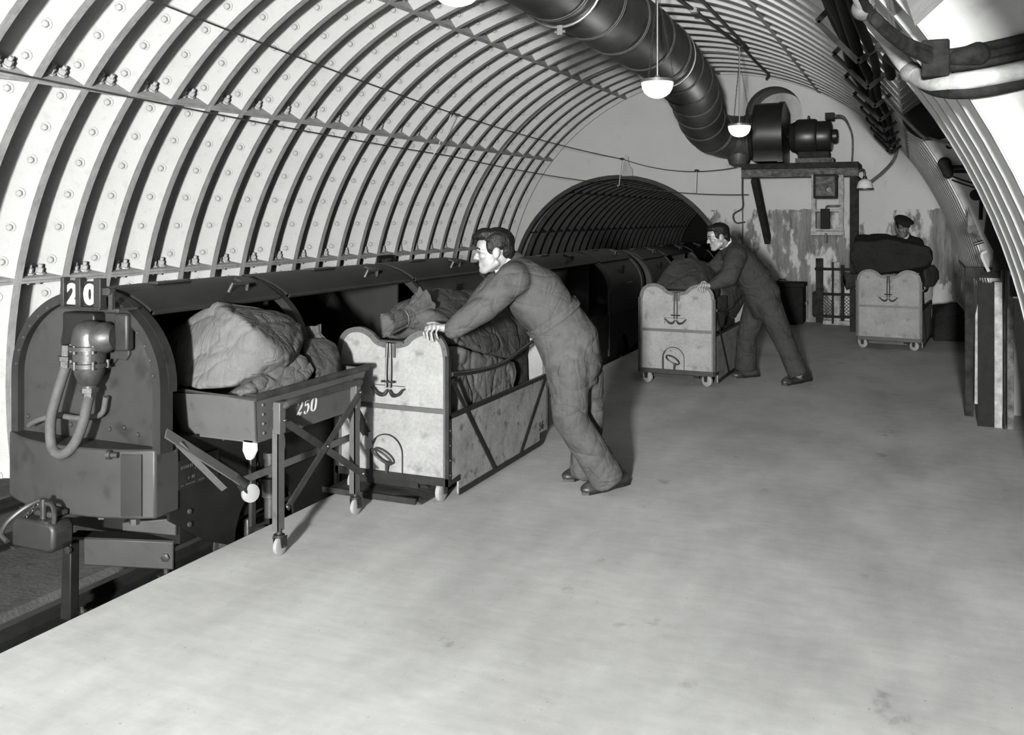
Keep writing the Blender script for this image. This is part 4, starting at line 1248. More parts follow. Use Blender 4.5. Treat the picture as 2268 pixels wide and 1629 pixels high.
        part(MB().tube([(x, 0.03, 0.70), (x + s * 0.004, 0.3, 0.672), (x, 0.65, 0.660), (x - s * 0.004, 0.98, 0.70), (x, 1.25, 0.745), (x, LEN - 0.02, 0.76)], 0.0125, 10, sub=6), 'guard_bar', M_STEELD)
        rv = MB()
        for z in (0.16, 0.24, 0.32, 0.40):
            rv.lathe([(0.006, 0), (0.004, 0.004)], (s * 0.362, 0.01, z), (s, 0, 0), n=6)
        part(rv, 'post_rivets', M_STRIP, kind='stuff', smooth=0)
        if number and s == 1:
            stencil(ct, number, (0.3565, LEN - 0.15, 0.150), (0, 1, 0), (0, 0, 1), 0.052, M_BLACK, 0.045, local=True)
    part(MB().box(-0.34, 0.34, 0.02, LEN - 0.02, 0.11, 0.125), 'cart_floor', M_PANELS, smooth=0)
    for y, sy in ((0.045, -1), (LEN - 0.05, 1)):
        for x in (-0.275, 0.285):
            ax = Vector((math.cos(turn), math.sin(turn), 0)); fw = Vector((-math.sin(turn), math.cos(turn), 0))
            c = Vector((x, y, 0.0)) + fw * 0.012
            fk = MB().lathe([(0.035, 0), (0.035, 0.014)], (x, y, 0.100), (0, 0, 1), n=14)
            for sx in (-1, 1):
                fk.prism([(-0.014, 0.0), (0.014, 0.0), (0.024, 0.06), (-0.02, 0.06)], c + ax * (sx * 0.024 - 0.003) + Vector((0, 0, 0.042)), fw, (0, 0, 1), ax * 0.006)
            fk.cyl(c - ax * 0.03 + Vector((0, 0, 0.052)), c + ax * 0.03 + Vector((0, 0, 0.052)), 0.008, n=8)
            fo = part(fk, 'castor_fork', M_WHEELD)
            part(MB().lathe([(0.030, -0.017), (0.040, -0.017), (0.053, -0.011), (0.053, 0.011), (0.040, 0.017), (0.030, 0.017)], c + Vector((0, 0, 0.053)), ax, n=24), 'castor_wheel', M_WHEEL, fo)
            part(MB().lathe([(0.010, -0.014), (0.031, -0.012), (0.031, 0.012), (0.010, 0.014)], c + Vector((0, 0, 0.053)), ax, n=20), 'wheel_disc', M_WHEELD, fo)
    part(MB().box(-0.20, 0.20, 0.06, 0.09, 0.058, 0.098), 'under_frame', M_STEELD, smooth=0)
    part(MB().tube([(-0.2, 0.05, 0.085), (0.2, 0.05, 0.085)], 0.014, 8), 'brake_bar', M_STEELD)
    part(MB().box(-0.22, 0.16, 0.02, 0.035, 0.062, 0.092), 'brake_plate', M_STEELD, smooth=0)
    ct.rotation_euler = (0, 0, rz)
    return ct

make_cart('pale panelled mail cart stencilled 56, pushed by the nearest man', (-2.655, 4.45, 0.0), 0.0, '56')
make_cart('pale panelled mail cart held by the man in the dark boiler suit', (-2.018, 8.47, 0.0), -0.02, turn=1.15)
make_cart('mail cart under a big dark bag in front of the man with the cap', (-0.285, 11.72, 0.0), -0.085, arch=False, turn=1.3)

ramp = MB().prism([(-3.02, 0.002), (-3.02, 0.036), (-2.62, 0.034), (-2.44, 0.010), (-2.43, 0.002)], (0, 4.395, 0), (1, 0, 0), (0, 0, 1), (0, 0.95, 0))
rmo = ramp.build('bridge_plate', M_WOODD, smooth=0, bevel=0.004, org=(-2.72, 4.8, 0))
tag(rmo, 'dark bridging plate lying on the platform edge under the nearest cart', 'ramp')
MB().box(-3.06, -2.46, 4.375, 4.395, 0.003, 0.036).build('edge_bar', M_FRAME, rmo, bevel=0.004)

hull_sack('grey mail sack with a tied neck on top of the cart numbered 56',
    [(-2.660, 4.708, 1.062), (-2.620, 4.586, 0.992), (-2.700, 5.065, 1.108), (-2.700, 5.367, 1.084), (-2.680, 5.721, 1.063), (-2.640, 5.948, 1.000), (-2.500, 4.657, 1.016), (-2.420, 4.781, 0.943), (-2.380, 4.714, 0.831), (-2.360, 4.957, 0.781), (-2.360, 5.161, 0.705), (-2.360, 5.526, 0.629), (-2.380, 5.741, 0.643), (-2.450, 5.783, 0.822), (-2.92, 4.70, 0.80), (-2.94, 5.5, 0.80), (-2.88, 4.85, 1.02), (-2.85, 5.5, 1.0), (-2.5, 5.75, 0.72)], M_CANVASM, 11, 0.013, it=17,
    neck=((-2.600, 4.723, 1.000), (-2.660, 4.394, 0.955), 0.120, 0.040, 0.055))
hull_sack('light grey sack bulging over the side of the cart numbered 56',
    [(-2.400, 4.719, 0.814), (-2.360, 4.783, 0.790), (-2.350, 5.126, 0.697), (-2.360, 5.518, 0.615), (-2.350, 5.517, 0.564), (-2.345, 5.396, 0.474), (-2.340, 5.040, 0.488), (-2.340, 4.713, 0.500), (-2.350, 4.615, 0.625), (-2.92, 4.6, 0.72), (-2.92, 5.5, 0.70), (-2.90, 4.6, 0.30), (-2.9, 5.5, 0.3), (-2.36, 4.65, 0.36), (-2.36, 5.4, 0.32)], M_CANVAS, 14, 0.012, it=15)
hull_sack('dark sack deep in the far end of the cart numbered 56',
    [(-2.92, 5.45, 0.2), (-2.40, 5.5, 0.2), (-2.40, 5.85, 0.2), (-2.92, 5.85, 0.2), (-2.88, 5.5, 0.80), (-2.42, 5.60, 0.70), (-2.42, 5.88, 0.88), (-2.88, 5.88, 0.90)], M_CANVASD, 15, 0.010, voxel=0.014)
hull_sack('dark mail sack heaped on the cart of the man in the dark suit',
    [(-2.236, 8.560, 0.934), (-2.126, 8.530, 0.881), (-1.918, 8.530, 0.887), (-1.845, 8.580, 0.936), (-2.203, 8.700, 1.038), (-2.123, 8.800, 1.138), (-1.979, 8.900, 1.150), (-1.905, 9.000, 1.125), (-1.781, 9.100, 1.070), (-1.812, 8.720, 1.025), (-2.30, 9.3, 0.80), (-1.75, 9.35, 0.80), (-2.2, 9.3, 1.0), (-1.85, 9.35, 1.0), (-1.70, 8.75, 0.78)], M_CANVASD, 21, 0.011, it=15)
hull_sack("dark sack hanging over the side of the second cart by the man's knees",
    [(-1.700, 8.794, 0.790), (-1.660, 8.941, 0.745), (-1.640, 8.856, 0.617), (-1.645, 8.815, 0.528), (-1.650, 8.578, 0.511), (-1.95, 8.6, 0.72), (-1.95, 9.1, 0.75), (-1.66, 9.15, 0.62), (-1.66, 9.1, 0.80), (-1.9, 8.6, 0.35), (-1.9, 9.1, 0.35)], M_CANVASD, 24, 0.008, it=13)
hull_sack("grey sack leaning out of the second cart against the man's chest",
    [(-1.750, 9.189, 0.881), (-1.660, 9.525, 0.861), (-1.620, 9.967, 0.699), (-1.7, 9.8, 0.92), (-2.2, 9.8, 0.92), (-2.2, 9.8, 0.4), (-1.630, 9.559, 0.658), (-1.660, 9.080, 0.647), (-1.95, 9.2, 0.65), (-1.95, 9.6, 0.65), (-1.95, 9.2, 0.90), (-1.9, 9.65, 0.92), (-1.68, 9.7, 0.70), (-1.7, 9.7, 0.5)], M_CANVASM, 25, 0.008, it=13)
hull_sack('dark sack low inside the body of the second cart',
    [(-2.32, 8.6, 0.2), (-1.72, 8.6, 0.2), (-2.32, 9.85, 0.2), (-1.72, 9.85, 0.2), (-2.3, 8.65, 0.70), (-1.74, 8.65, 0.66), (-2.3, 9.85, 0.84), (-1.74, 9.85, 0.84)], M_CANVASD, 27, 0.010, voxel=0.016)
hull_sack('huge blackish bag lying across the far cart before the man with the cap',
    [(-0.649, 11.860, 0.884), (-0.723, 11.900, 1.054), (-0.678, 11.920, 1.239), (-0.632, 11.920, 1.261), (-0.280, 11.920, 1.281), (0.151, 11.950, 1.184), (0.189, 11.950, 1.052), (0.112, 11.920, 0.973), (-0.180, 11.840, 0.907), (-0.567, 11.840, 0.839), (-0.695, 12.500, 1.309), (-0.663, 12.500, 1.327), (-0.334, 12.450, 1.341), (-0.137, 12.400, 1.288), (0.091, 12.400, 1.219), (0.195, 12.350, 1.139), (-0.70, 12.6, 0.90), (0.15, 12.5, 0.88)], M_CANVASB, 31, 0.014, it=15, fr=0.7)
hull_sack('dark grey sack bulging at the right of the far cart',
    [(0.093, 12.000, 0.916), (0.213, 12.200, 0.988), (0.266, 12.400, 0.898), (0.271, 12.400, 0.789), (0.223, 12.200, 0.714), (0.112, 12.000, 0.714), (0.0, 12.6, 0.75), (0.1, 12.6, 0.95)], M_CANVASD, 33, 0.008, it=13)
hull_sack('dark sack with its neck hanging over the left of the far cart',
    [(-0.56, 11.95, 0.66), (-0.60, 12.3, 0.66), (-0.40, 11.95, 0.62), (-0.35, 12.35, 0.62), (-0.62, 12.0, 0.86), (-0.58, 12.3, 0.88), (-0.40, 12.0, 0.86), (-0.38, 12.3, 0.86)], M_CANVASD, 34, 0.008, it=13,
    neck=((-0.58, 12.08, 0.78), (-0.78, 12.0, 0.77), 0.10, 0.06, 0.09))
hull_sack('blackish sack slumped on the floor against the right wall',
    [(0.212, 12.751, 0.000), (0.570, 12.814, 0.000), (0.225, 12.900, 0.301), (0.252, 12.950, 0.378), (0.405, 12.900, 0.473), (0.482, 12.900, 0.482), (0.561, 12.850, 0.376), (0.15, 13.4, 0.02), (0.50, 13.4, 0.02), (0.2, 13.3, 0.40), (0.45, 13.3, 0.42)], M_CANVASB, 41, 0.012, it=13)
hull_sack('dark sack inside the body of the far cart',
    [(-0.50, 11.85, 0.2), (0.02, 11.85, 0.2), (-0.45, 13.0, 0.2), (0.12, 13.0, 0.2), (-0.50, 11.9, 0.78), (0.0, 11.9, 0.78), (-0.42, 12.95, 0.72), (0.10, 12.95, 0.72)], M_CANVASB, 44, 0.012, voxel=0.016)

# ================================================================ ventilation duct, fan and wall bench
dpts = [Vector(p) for p in ((-2.33, 1.5, 3.24), (-2.33, 5.0, 3.24), (-2.33, 8.4, 3.22), (-2.36, 9.8, 3.17), (-2.47, 11.2, 3.07), (-2.62, 12.3, 2.93), (-2.66, 13.0, 2.79), (-2.52, 13.42, 2.71), (-2.30, 13.55, 2.69), (-2.14, 13.56, 2.69))]
dc = catmull(dpts, 10)
duct = empty('air_duct', (-2.33, 8.4, 3.2), 'big round sheet metal air duct under the vault, bending down to the fan', 'duct')
DR = 0.305
MB().tube(dc, DR, 40, cap=False).build('duct_tube', M_DUCT, duct, smooth=60)
# rolled seams and strap rings
acc = 0.0
last = -9
k = 0
for i in range(1, len(dc) - 2):
    acc += (dc[i] - dc[i - 1]).length
    if acc - last < 0.62: continue
    last = acc
    k += 1
    t = (dc[i + 1] - dc[i - 1]).normalized()
    u, v, d = basis(t)
    for off in (0.0, 0.035):
        MB().tube([dc[i] + d * off + (DR + 0.004) * (math.cos(a) * u + math.sin(a) * v) for a in [2 * PI * j / 40 for j in range(40)]], 0.007, 6, closed=True).build('seam', M_DUCT, duct)
for yb in (6.25, 9.35):
    cx = Vector((-2.33 if yb < 9 else -2.35, yb, 3.225 if yb < 9 else 3.185))
    hg = MB().tube([cx + Vector(((DR + 0.012) * math.cos(a), 0, (DR + 0.012) * math.sin(a))) for a in [2 * PI * j / 40 for j in range(40)]], 0.011, 8, closed=True)
    hg.box(cx.x - 0.02, cx.x + 0.02, yb - 0.012, yb + 0.012, cx.z - DR - 0.07, cx.z - DR)
    hg.cyl((cx.x - 0.04, yb, cx.z - DR - 0.045), (cx.x + 0.04, yb, cx.z - DR - 0.045), 0.012, n=8)
    hg.build('strap_ring', M_LAMPMETAL, duct)
sump = MB().lathe([(0.17, 0.12), (0.165, 0.0), (0.13, -0.10), (0.08, -0.125), (0.01, -0.13)], (-2.32, 13.52, 2.40), (0, 0, 1), n=24)
sump.build('drip_pot', M_DUCT, duct)

fan = empty('fan_housing', (-1.9, 13.6, 2.30), 'black drum shaped fan housing on the wall bench, joined to the duct', 'fan')
fc = Vector((-1.9, 13.72, 2.74))
drum = MB()
prof = [(fc.y - 0.43 * math.cos(t) , fc.z + 0.43 * math.sin(t)) for t in [PI * k / 24 - PI * 0.30 for k in range(31)]]
poly = [(y, z) for y, z in prof if z > 2.32]
# scroll: rounded front, straight outlet rising into the niche
sc = [(14.20, 2.33), (13.40, 2.33)] + [(fc.y - 0.44 * math.cos(t), fc.z + 0.44 * math.sin(t)) for t in [-0.7 + 2.27 * k / 20 for k in range(21)]] + [(14.20, 3.08)]
drum.prism([(y, z) for y, z in sc], (-2.10, 0, 0), (0, 1, 0), (0, 0, 1), (0.335, 0, 0))
drum.build('scroll', M_FAN, fan, smooth=35)
fl_ = MB().prism([(fc.y + (y - fc.y) * 1.03, fc.z + (z - fc.z) * 1.03) for y, z in sc], (-1.765, 0, 0), (0, 1, 0), (0, 0, 1), (0.07, 0, 0))
fl_.build('side_cheek', M_FAN, fan, smooth=35)
MB().lathe([(0.33, -0.05), (0.34, 0.0), (0.36, 0.01)], (-2.10, 13.56, 2.69), (1, 0, 0), n=32).build('inlet_ring', M_FAN, fan)
MB().cyl((-1.66, fc.y - 0.05, 2.69), (-1.58, fc.y - 0.05, 2.69), 0.04).build('drive_shaft', M_FAN, fan)

mot = empty('fan_motor', (-1.3, 13.6, 2.30), 'stout black electric motor beside the fan drum', 'motor')
mc = (-1.30, 13.55, 2.665)
body = MB().lathe([(0.05, -0.335), (0.14, -0.33), (0.19, -0.30), (0.215, -0.24), (0.24, -0.22), (0.25, -0.18), (0.25, 0.02), (0.235, 0.05), (0.215, 0.06), (0.215, 0.20), (0.195, 0.24), (0.16, 0.255), (0.08, 0.26)], mc, (1, 0, 0), n=32)
bo = body.build('motor_body', M_FAN, mot, smooth=35)
MB().lathe([(0.085, 0.25), (0.095, 0.26), (0.095, 0.31), (0.075, 0.33), (0.02, 0.335)], mc, (1, 0, 0), n=20).build('end_bearing', M_FAN, mot)
MB().box(-1.49, -1.08, 13.38, 13.72, 2.36, 2.45).build('motor_foot', M_FRAME, mot, bevel=0.008)
MB().box(-1.52, -1.02, 13.36, 13.75, 2.295, 2.36).build('motor_plinth', M_FRAMEL, mot, bevel=0.006)
MB().box(-1.14, -1.02, 13.48, 13.62, 2.89, 2.985).build('terminal_box', M_FRAME, mot, bevel=0.006)
MB().lathe([(0.013, 0), (0.018, 0.01), (0.018, 0.035), (0.01, 0.05)], (-1.36, 13.55, 2.91), (0, 0, 1), n=10).build('lifting_eye', M_FAN, mot)
MB().tube([(-1.02, 13.55, 2.94), (-0.93, 13.56, 2.935), (-0.87, 13.60, 2.88), (-0.80, 13.64, 2.70), (-0.79, 13.65, 2.50), (-0.80, 13.65, 2.30)], [0.022, 0.02, 0.014, 0.012, 0.012, 0.012], 10, sub=6).build('motor_conduit', M_FRAMEL, mot)

bench = empty('wall_bench', (-1.45, 13.7, 1.0), 'rusty steel bench on two posts against the end wall carrying the fan', 'bench')
MB().box(-2.25, -0.70, 13.32, 14.33, 2.215, 2.295).build('bench_top', M_FRAME, bench, bevel=0.005)
ch = MB().box(-2.25, -0.70, 13.34, 13.40, 2.105, 2.205)
ch.box(-2.25, -0.70, 13.30, 13.40, 2.195, 2.212)
ch.box(-2.25, -0.70, 13.30, 13.40, 2.10, 2.113)
ch.build('front_channel', M_FRAMEL, bench, bevel=0.003)
MB().bar((-2.08, 13.40, 2.10), (-2.02, 14.30, 1.20), 0.16, 0.08, (1, 0, 0)).build('raking_post', M_FRAME, bench, smooth=0)
MB().box(-0.81, -0.70, 13.34, 13.46, 0.0, 2.11).build('post', M_FRAME, bench, bevel=0.004)
MB().box(-0.81, -0.70, 13.40, 14.33, 2.03, 2.10).build('side_tie', M_FRAME, bench, bevel=0.004)

pan = empty('switch_panel', (-1.1, 13.33, 1.3), 'peeling white framed switch panel hung below the wall bench', 'switch panel')
for x in (-1.30, -0.945):
    MB().box(x, x + 0.055, 13.29, 13.335, 1.30, 2.12).build('panel_stile', M_PEEL, pan, bevel=0.003)
for z, hh in ((1.30, 0.055), (1.36, 0.03), (1.62, 0.035)):
    MB().box(-1.31, -0.88, 13.285, 13.32, z, z + hh).build('panel_rail', M_PEEL, pan, bevel=0.003)
sb = MB().box(-1.265, -0.955, 13.17, 13.285, 1.80, 2.125)
sbo = sb.build('switch_box', M_FRAME, pan, bevel=0.015)
MB().box(-1.235, -0.985, 13.155, 13.175, 1.83, 2.095).build('switch_box_lid', M_FRAMEL, sbo, bevel=0.006)
dl = MB().lathe([(0.045, 0.0), (0.045, 0.02), (0.035, 0.022), (0.03, 0.012), (0.015, 0.012), (0.012, 0.03)], (-1.065, 13.155, 1.915), (0, -1, 0), n=20)
dl.build('switch_dial', M_CAST, sbo)
MB().box(-1.175, -1.06, 13.20, 13.29, 1.385, 1.66).build('fuse_box', M_BLACK, pan, bevel=0.006)
MB().tube([(-0.93, 13.28, 1.70), (-1.05, 13.27, 1.70), (-1.10, 13.26, 1.69), (-1.11, 13.26, 1.64)], 0.012, 8, sub=4).build('panel_conduit', M_FRAMEL, pan)
MB().bar((-1.11, 13.26, 1.33), (-1.11, 13.24, 1.20), 0.03, 0.02, (0, 1, 0)).build('switch_lever', M_CAST, pan, bevel=0.004)
MB().tube([(-0.90, 13.31, 2.10), (-0.895, 13.30, 1.85), (-0.92, 13.29, 1.72), (-0.93, 13.28, 1.70)], 0.013, 8, sub=4).build('panel_conduit', M_PEEL, pan)

# ================================================================ lamps
def pendant(loc, ztop, label, lit):
    L = empty('pendant_lamp', loc, label, 'lamp', 'hanging half globe lamps')
    x, y, z = loc
    bowl = MB().lathe([(0.131, 0.0), (0.130, -0.02), (0.122, -0.055), (0.103, -0.09), (0.072, -0.115), (0.036, -0.129), (0.003, -0.132)], (x, y, z), (0, 0, 1), n=32)
    bowl.build('glass_bowl', M_GLASS, L, smooth=180)
    MB().lathe([(0.02, 0.055), (0.025, 0.035), (0.06, 0.028), (0.135, 0.022), (0.137, 0.0), (0.128, -0.004)], (x, y, z), (0, 0, 1), n=32).build('gallery', M_LAMPMETAL, L)
    MB().cyl((x, y, z + 0.03), (x, y, ztop), 0.0085, n=10).build('hanging_rod', M_LAMPMETAL, L)
    MB().lathe([(0.03, 0.0), (0.045, 0.03), (0.045, 0.05), (0.02, 0.06)], (x, y, ztop - 0.05), (0, 0, 1), n=14).build('ceiling_rose', M_LAMPMETAL, L)
    for a in (0.2, 2.3, 4.4):
        c = MB()
        p0 = Vector((x + 0.138 * math.cos(a), y + 0.138 * math.sin(a), z + 0.012)); p1 = Vector((x + 0.016 * math.cos(a), y + 0.016 * math.sin(a), ztop - 0.28))
        n = int((p1 - p0).length / 0.026)
        for k in range(n):
            q = p0.lerp(p1, (k + 0.5) / n)
            d = (p1 - p0).normalized()
            u, v, _ = basis(d, (0, 1, 0) if k % 2 else (1, 0, 0.2))
            c.tube([q + 0.017 * math.cos(t) * d + 0.006 * math.sin(t) * u for t in [2 * PI * j / 6 for j in range(6)]], 0.0018, 4, closed=True)
        c.build('lamp_chain', M_WIRE, L)
    lo = lamp_light('pendant_light', (0, 0, -0.20), lit, 0.12)
    lo.parent = L
    return L
LW = 20.0
pendant((-1.950, 7.52, 2.66), 3.62, 'nearer hanging half globe lamp below the duct', LW)
pendant((-1.905, 11.16, 2.625), 3.60, 'farther hanging half globe lamp in front of the fan', LW)
pendant((-1.95, 3.86, 2.66), 3.62, 'half globe lamp hanging above the picture over the platform', LW)

bl = empty('bracket_lamp', (-0.62, 13.40, 1.90), 'small bell shaded bracket lamp at the right post of the bench', 'lamp')
sh = MB().lathe([(0.02, 0.13), (0.055, 0.12), (0.085, 0.09), (0.10, 0.04), (0.108, 0.0), (0.115, -0.005), (0.115, -0.012), (0.10, -0.008)], (-0.62, 13.36, 1.93), (0, 0, 1), n=28, cap=False)
sh.build('opal_shade', M_WHITE, bl, smooth=60)
MB().lathe([(0.112, -0.012), (0.118, -0.012), (0.118, 0.004), (0.112, 0.004)], (-0.62, 13.36, 1.93), (0, 0, 1), n=28).build('shade_rim', M_CAST, bl)
MB().tube([(-0.72, 13.38, 2.16), (-0.66, 13.38, 2.19), (-0.625, 13.37, 2.16), (-0.62, 13.36, 2.05)], 0.015, 10, sub=5).build('lamp_arm', M_CAST, bl)
MB().lathe([(0.03, 0), (0.03, 0.03), (0.02, 0.05)], (-0.62, 13.36, 2.05), (0, 0, 1), n=12).build('lamp_holder', M_CAST, bl)
fx = MB().tube([(-0.55, 13.37, 2.02), (-0.40, 13.30, 2.14), (-0.27, 13.2, 2.28), (-0.215, 13.15, 2.42), (-0.23, 13.1, 2.56)], 0.019, 10, sub=6)
fx.build('feed_conduit', M_FRAMEL, bl)

# ================================================================ overhead pipes on the vault
def vault(th, y, r=RT - 0.02):
    return cyl_pt(th, r, y)
pip = MB().tube([vault(77, 3.0), vault(77, 8.7), vault(74, 11.3), vault(74.5, 12.2), vault(74.5, 13.6), vault(76, 14.0, RT - 0.05)], 0.016, 8)
po = pip.build('conduit_run', M_WIRE, org=(-2.0, 9, 3.5))
tag(po, 'thin dark conduit under the vault just right of the duct', 'conduit')
bxx = MB().box(-0.035, 0.035, -0.05, 0.05, -0.035, 0.035)
bxx.v = [p + vault(76.3, 9.2) for p in bxx.v]
bxx.build('junction_box', M_PIPEW, po, bevel=0.01)
pip = MB().tube([vault(72.6, 3.0), vault(72.6, 8.5), vault(73.0, 11.2)], 0.016, 8)
po = pip.build('conduit_run', M_WIRE, org=(-1.9, 9, 3.5)); tag(po, 'thin dark conduit leading to the farther hanging lamp', 'conduit')

# ================================================================ signal wires on the left wall
def sagline(a, b, sag, n=24):
    a, b = Vector(a), Vector(b)
    return [a.lerp(b, k / n) - Vector((0, 0, sag * 4 * (k / n) * (1 - k / n))) for k in range(n + 1)]
WA, WB, WC, WD = Vector((-4.62, 3.6, 3.08)), Vector((-4.99, 9.75, 2.77)), Vector((-4.27, 14.30, 2.47)), Vector((-2.42, 13.9, 2.28))
up = MB().tube(sagline(WA, WB, 0.03) + sagline(WB, WC, 0.04)[1:] + sagline(WC, WD, 0.12)[1:], 0.0065, 6)
uo = up.build('signal_wire', M_WIRE, org=tuple(WB)); tag(uo, 'upper signal wire slung along the left wall to the bench', 'wire')
WE, WF, WG, WH = Vector((-5.28, 3.4, 2.50)), Vector((-5.40, 10.57, 2.32)), Vector((-4.30, 14.28, 2.06)), Vector((-2.20, 13.6, 1.87))
lw = MB().tube(sagline(WE, WF, 0.03) + sagline(WF, WG, 0.04)[1:] + sagline(WG, WH, 0.05)[1:], 0.0065, 6)
lo_ = lw.build('signal_wire', M_WIRE, org=tuple(WF)); tag(lo_, 'lower signal wire slung along the left wall to the bench', 'wire')
def hanger(p, q, label):
    p, q = Vector(p), Vector(q)
    h = MB().tube([p + Vector((0, 0, 0.02)), p, p.lerp(q, 0.5), q, q + Vector((-0.02, 0.0, -0.02)), q + Vector((-0.03, 0, 0.01))], 0.006, 6)
    o = h.build('wire_hanger', M_WHITE, org=tuple(p)); tag(o, label, 'hanger', 'wire hangers')
    MB().ell(p, (0.035, 0.05, 0.02)).build('wire_knot', M_WIRE, o)
hanger(WB, Vector((-5.31, 9.95, 2.33)), 'white hook hanger between the signal wires on the left wall')
hanger(WC + Vector((0, -0.05, 0)), WC + Vector((-0.03, -0.1, -0.42)), 'white hook hanger over the tunnel mouth')
hanger(Vector((-3.03, 14.02, 2.25)), Vector((-3.03, 13.95, 1.92)), 'short hanger between the wires right of the tunnel mouth')
rp = MB().tube([(-2.33, 13.9, 2.25), (-2.335, 13.92, 1.9), (-2.33, 13.95, 1.72), (-2.36, 13.95, 1.66), (-2.46, 13.95, 1.60), (-2.47, 13.95, 1.52), (-2.42, 13.95, 1.46), (-2.30, 13.94, 1.475)], 0.010, 8, sub=5)
rp.tube([(-2.335, 13.93, 1.70), (-2.335, 13.94, 1.2)], 0.005, 6)
tag(rp.build('rope_end', M_WIRE, org=(-2.35, 13.9, 1.7)), 'rope with a hooked loose end hanging left of the bench', 'rope')
# broken plaster bracket above the tunnel mouth
bs = MB().prism([(-0.06, -0.16), (0.12, -0.16), (0.11, -0.05), (0.06, 0.02), (0.05, 0.14), (0.0, 0.18), (-0.03, 0.05)], (-4.23, WALL_Y - 0.025, 2.36), (1, 0, 0), (0, 0, 1), (0, 0.04, 0))
tag(bs.build('wall_patch', M_PLASTER_D, org=(-4.23, WALL_Y, 2.2)), 'broken dark plaster patch above the tunnel mouth', 'patch')

# direction sign on the left wall
sg = MB().obox((-6.08, 10.05, 0.995), (0, 1, 0), (0.08, 0, 1), (1, 0, -0.08), 0.165, 0.075, 0.02)
so = sg.build('direction_sign', M_BLACK, smooth=0, bevel=0.004, org=(-6.08, 10.05, 0.92))
tag(so, 'small black sign lettered WEST on the left wall above the train', 'sign')
text_mesh('sign_lettering', 'WEST', 0.085, (-6.057, 10.05, 0.995), (0, 1, 0), (0.08, 0, 1), M_PLTEXT, so, bold=0.001)

# ================================================================ things along the end wall
bx = empty('tool_chest', (-1.72, 14.05, 0.0), 'black chest on the floor behind the man in the dark suit', 'chest')
MB().box(-2.02, -1.47, 13.85, 14.25, 0.02, 0.54).build('chest_body', M_BOX, bx, bevel=0.01)
MB().box(-2.04, -1.45, 13.83, 14.27, 0.54, 0.60).build('chest_lid', M_BOX, bx, bevel=0.01)
MB().tube([(-1.84, 14.0, 0.60), (-1.82, 14.0, 0.64), (-1.74, 14.0, 0.64), (-1.72, 14.0, 0.60)], 0.01, 8).build('lid_handle', M_CAST, bx)
MB().box(-1.455, -1.42, 14.0, 14.04, 0.28, 0.33).build('side_catch', M_CAST, bx, bevel=0.004)

gt = empty('leaning_gate', (-1.0, 14.15, 0.0), 'rusty gate of bars and wire mesh leaning at the end wall', 'gate')
GYY = 14.10
for x, wd, ht, mt in ((-1.27, 0.10, 0.95, M_FRAME), (-1.03, 0.075, 0.90, M_PEEL), (-0.955, 0.05, 0.86, M_FRAME)):
    MB().box(x - wd / 2, x + wd / 2, GYY, GYY + 0.05, 0.02, ht).build('gate_post', mt, gt, bevel=0.004)
MB().cyl((-1.085, GYY - 0.02, 0.02), (-1.085, GYY - 0.02, 0.90), 0.014, n=10).build('gate_bar', M_FRAME, gt)
for z in (0.80, 0.44):
    MB().tube([(-1.33, GYY - 0.03, z), (-0.55, GYY - 0.03, z)], 0.02, 10).build('gate_rail', M_FRAME, gt)
MB().box(-1.34, -0.50, GYY - 0.03, GYY + 0.03, 0.10, 0.135).build('gate_rail', M_FRAME, gt, bevel=0.004)
MB().box(-1.22, -0.60, GYY - 0.01, GYY + 0.03, 0.0, 0.06).build('gate_foot', M_PEEL, gt, bevel=0.004)
ms = MB()
for k in range(26):
    a = -1.25 + 0.05 * k
    for s in (-1, 1):
        x0, x1 = a, a + s * 0.28
        z0_, z1_ = 0.13, 0.41
        if s < 0: pass
        lo, hi = -1.22, -0.50
        if max(x0, x1) < lo or min(x0, x1) > hi: continue
        t0, t1 = 0.0, 1.0
        if x1 != x0:
            ta, tb = (lo - x0) / (x1 - x0), (hi - x0) / (x1 - x0)
            t0, t1 = max(t0, min(ta, tb)), min(t1, max(ta, tb))
        if t1 - t0 < 0.05: continue
        ms.tube([(x0 + (x1 - x0) * t0, GYY + 0.01, z0_ + 0.28 * t0), (x0 + (x1 - x0) * t1, GYY + 0.01, z0_ + 0.28 * t1)], 0.0035, 4)
ms.build('wire_mesh', M_WIRE, gt, kind='stuff')
MB().prism([(-1.36, 0.14), (-1.33, 0.10), (-1.24, 0.30), (-1.20, 0.52), (-1.24, 0.53), (-1.36, 0.46)], (0, GYY - 0.08, 0), (1, 0, 0), (0, 0, 1), (0, 0.03, 0)).build('gate_shoe', M_FRAME, gt, smooth=0)

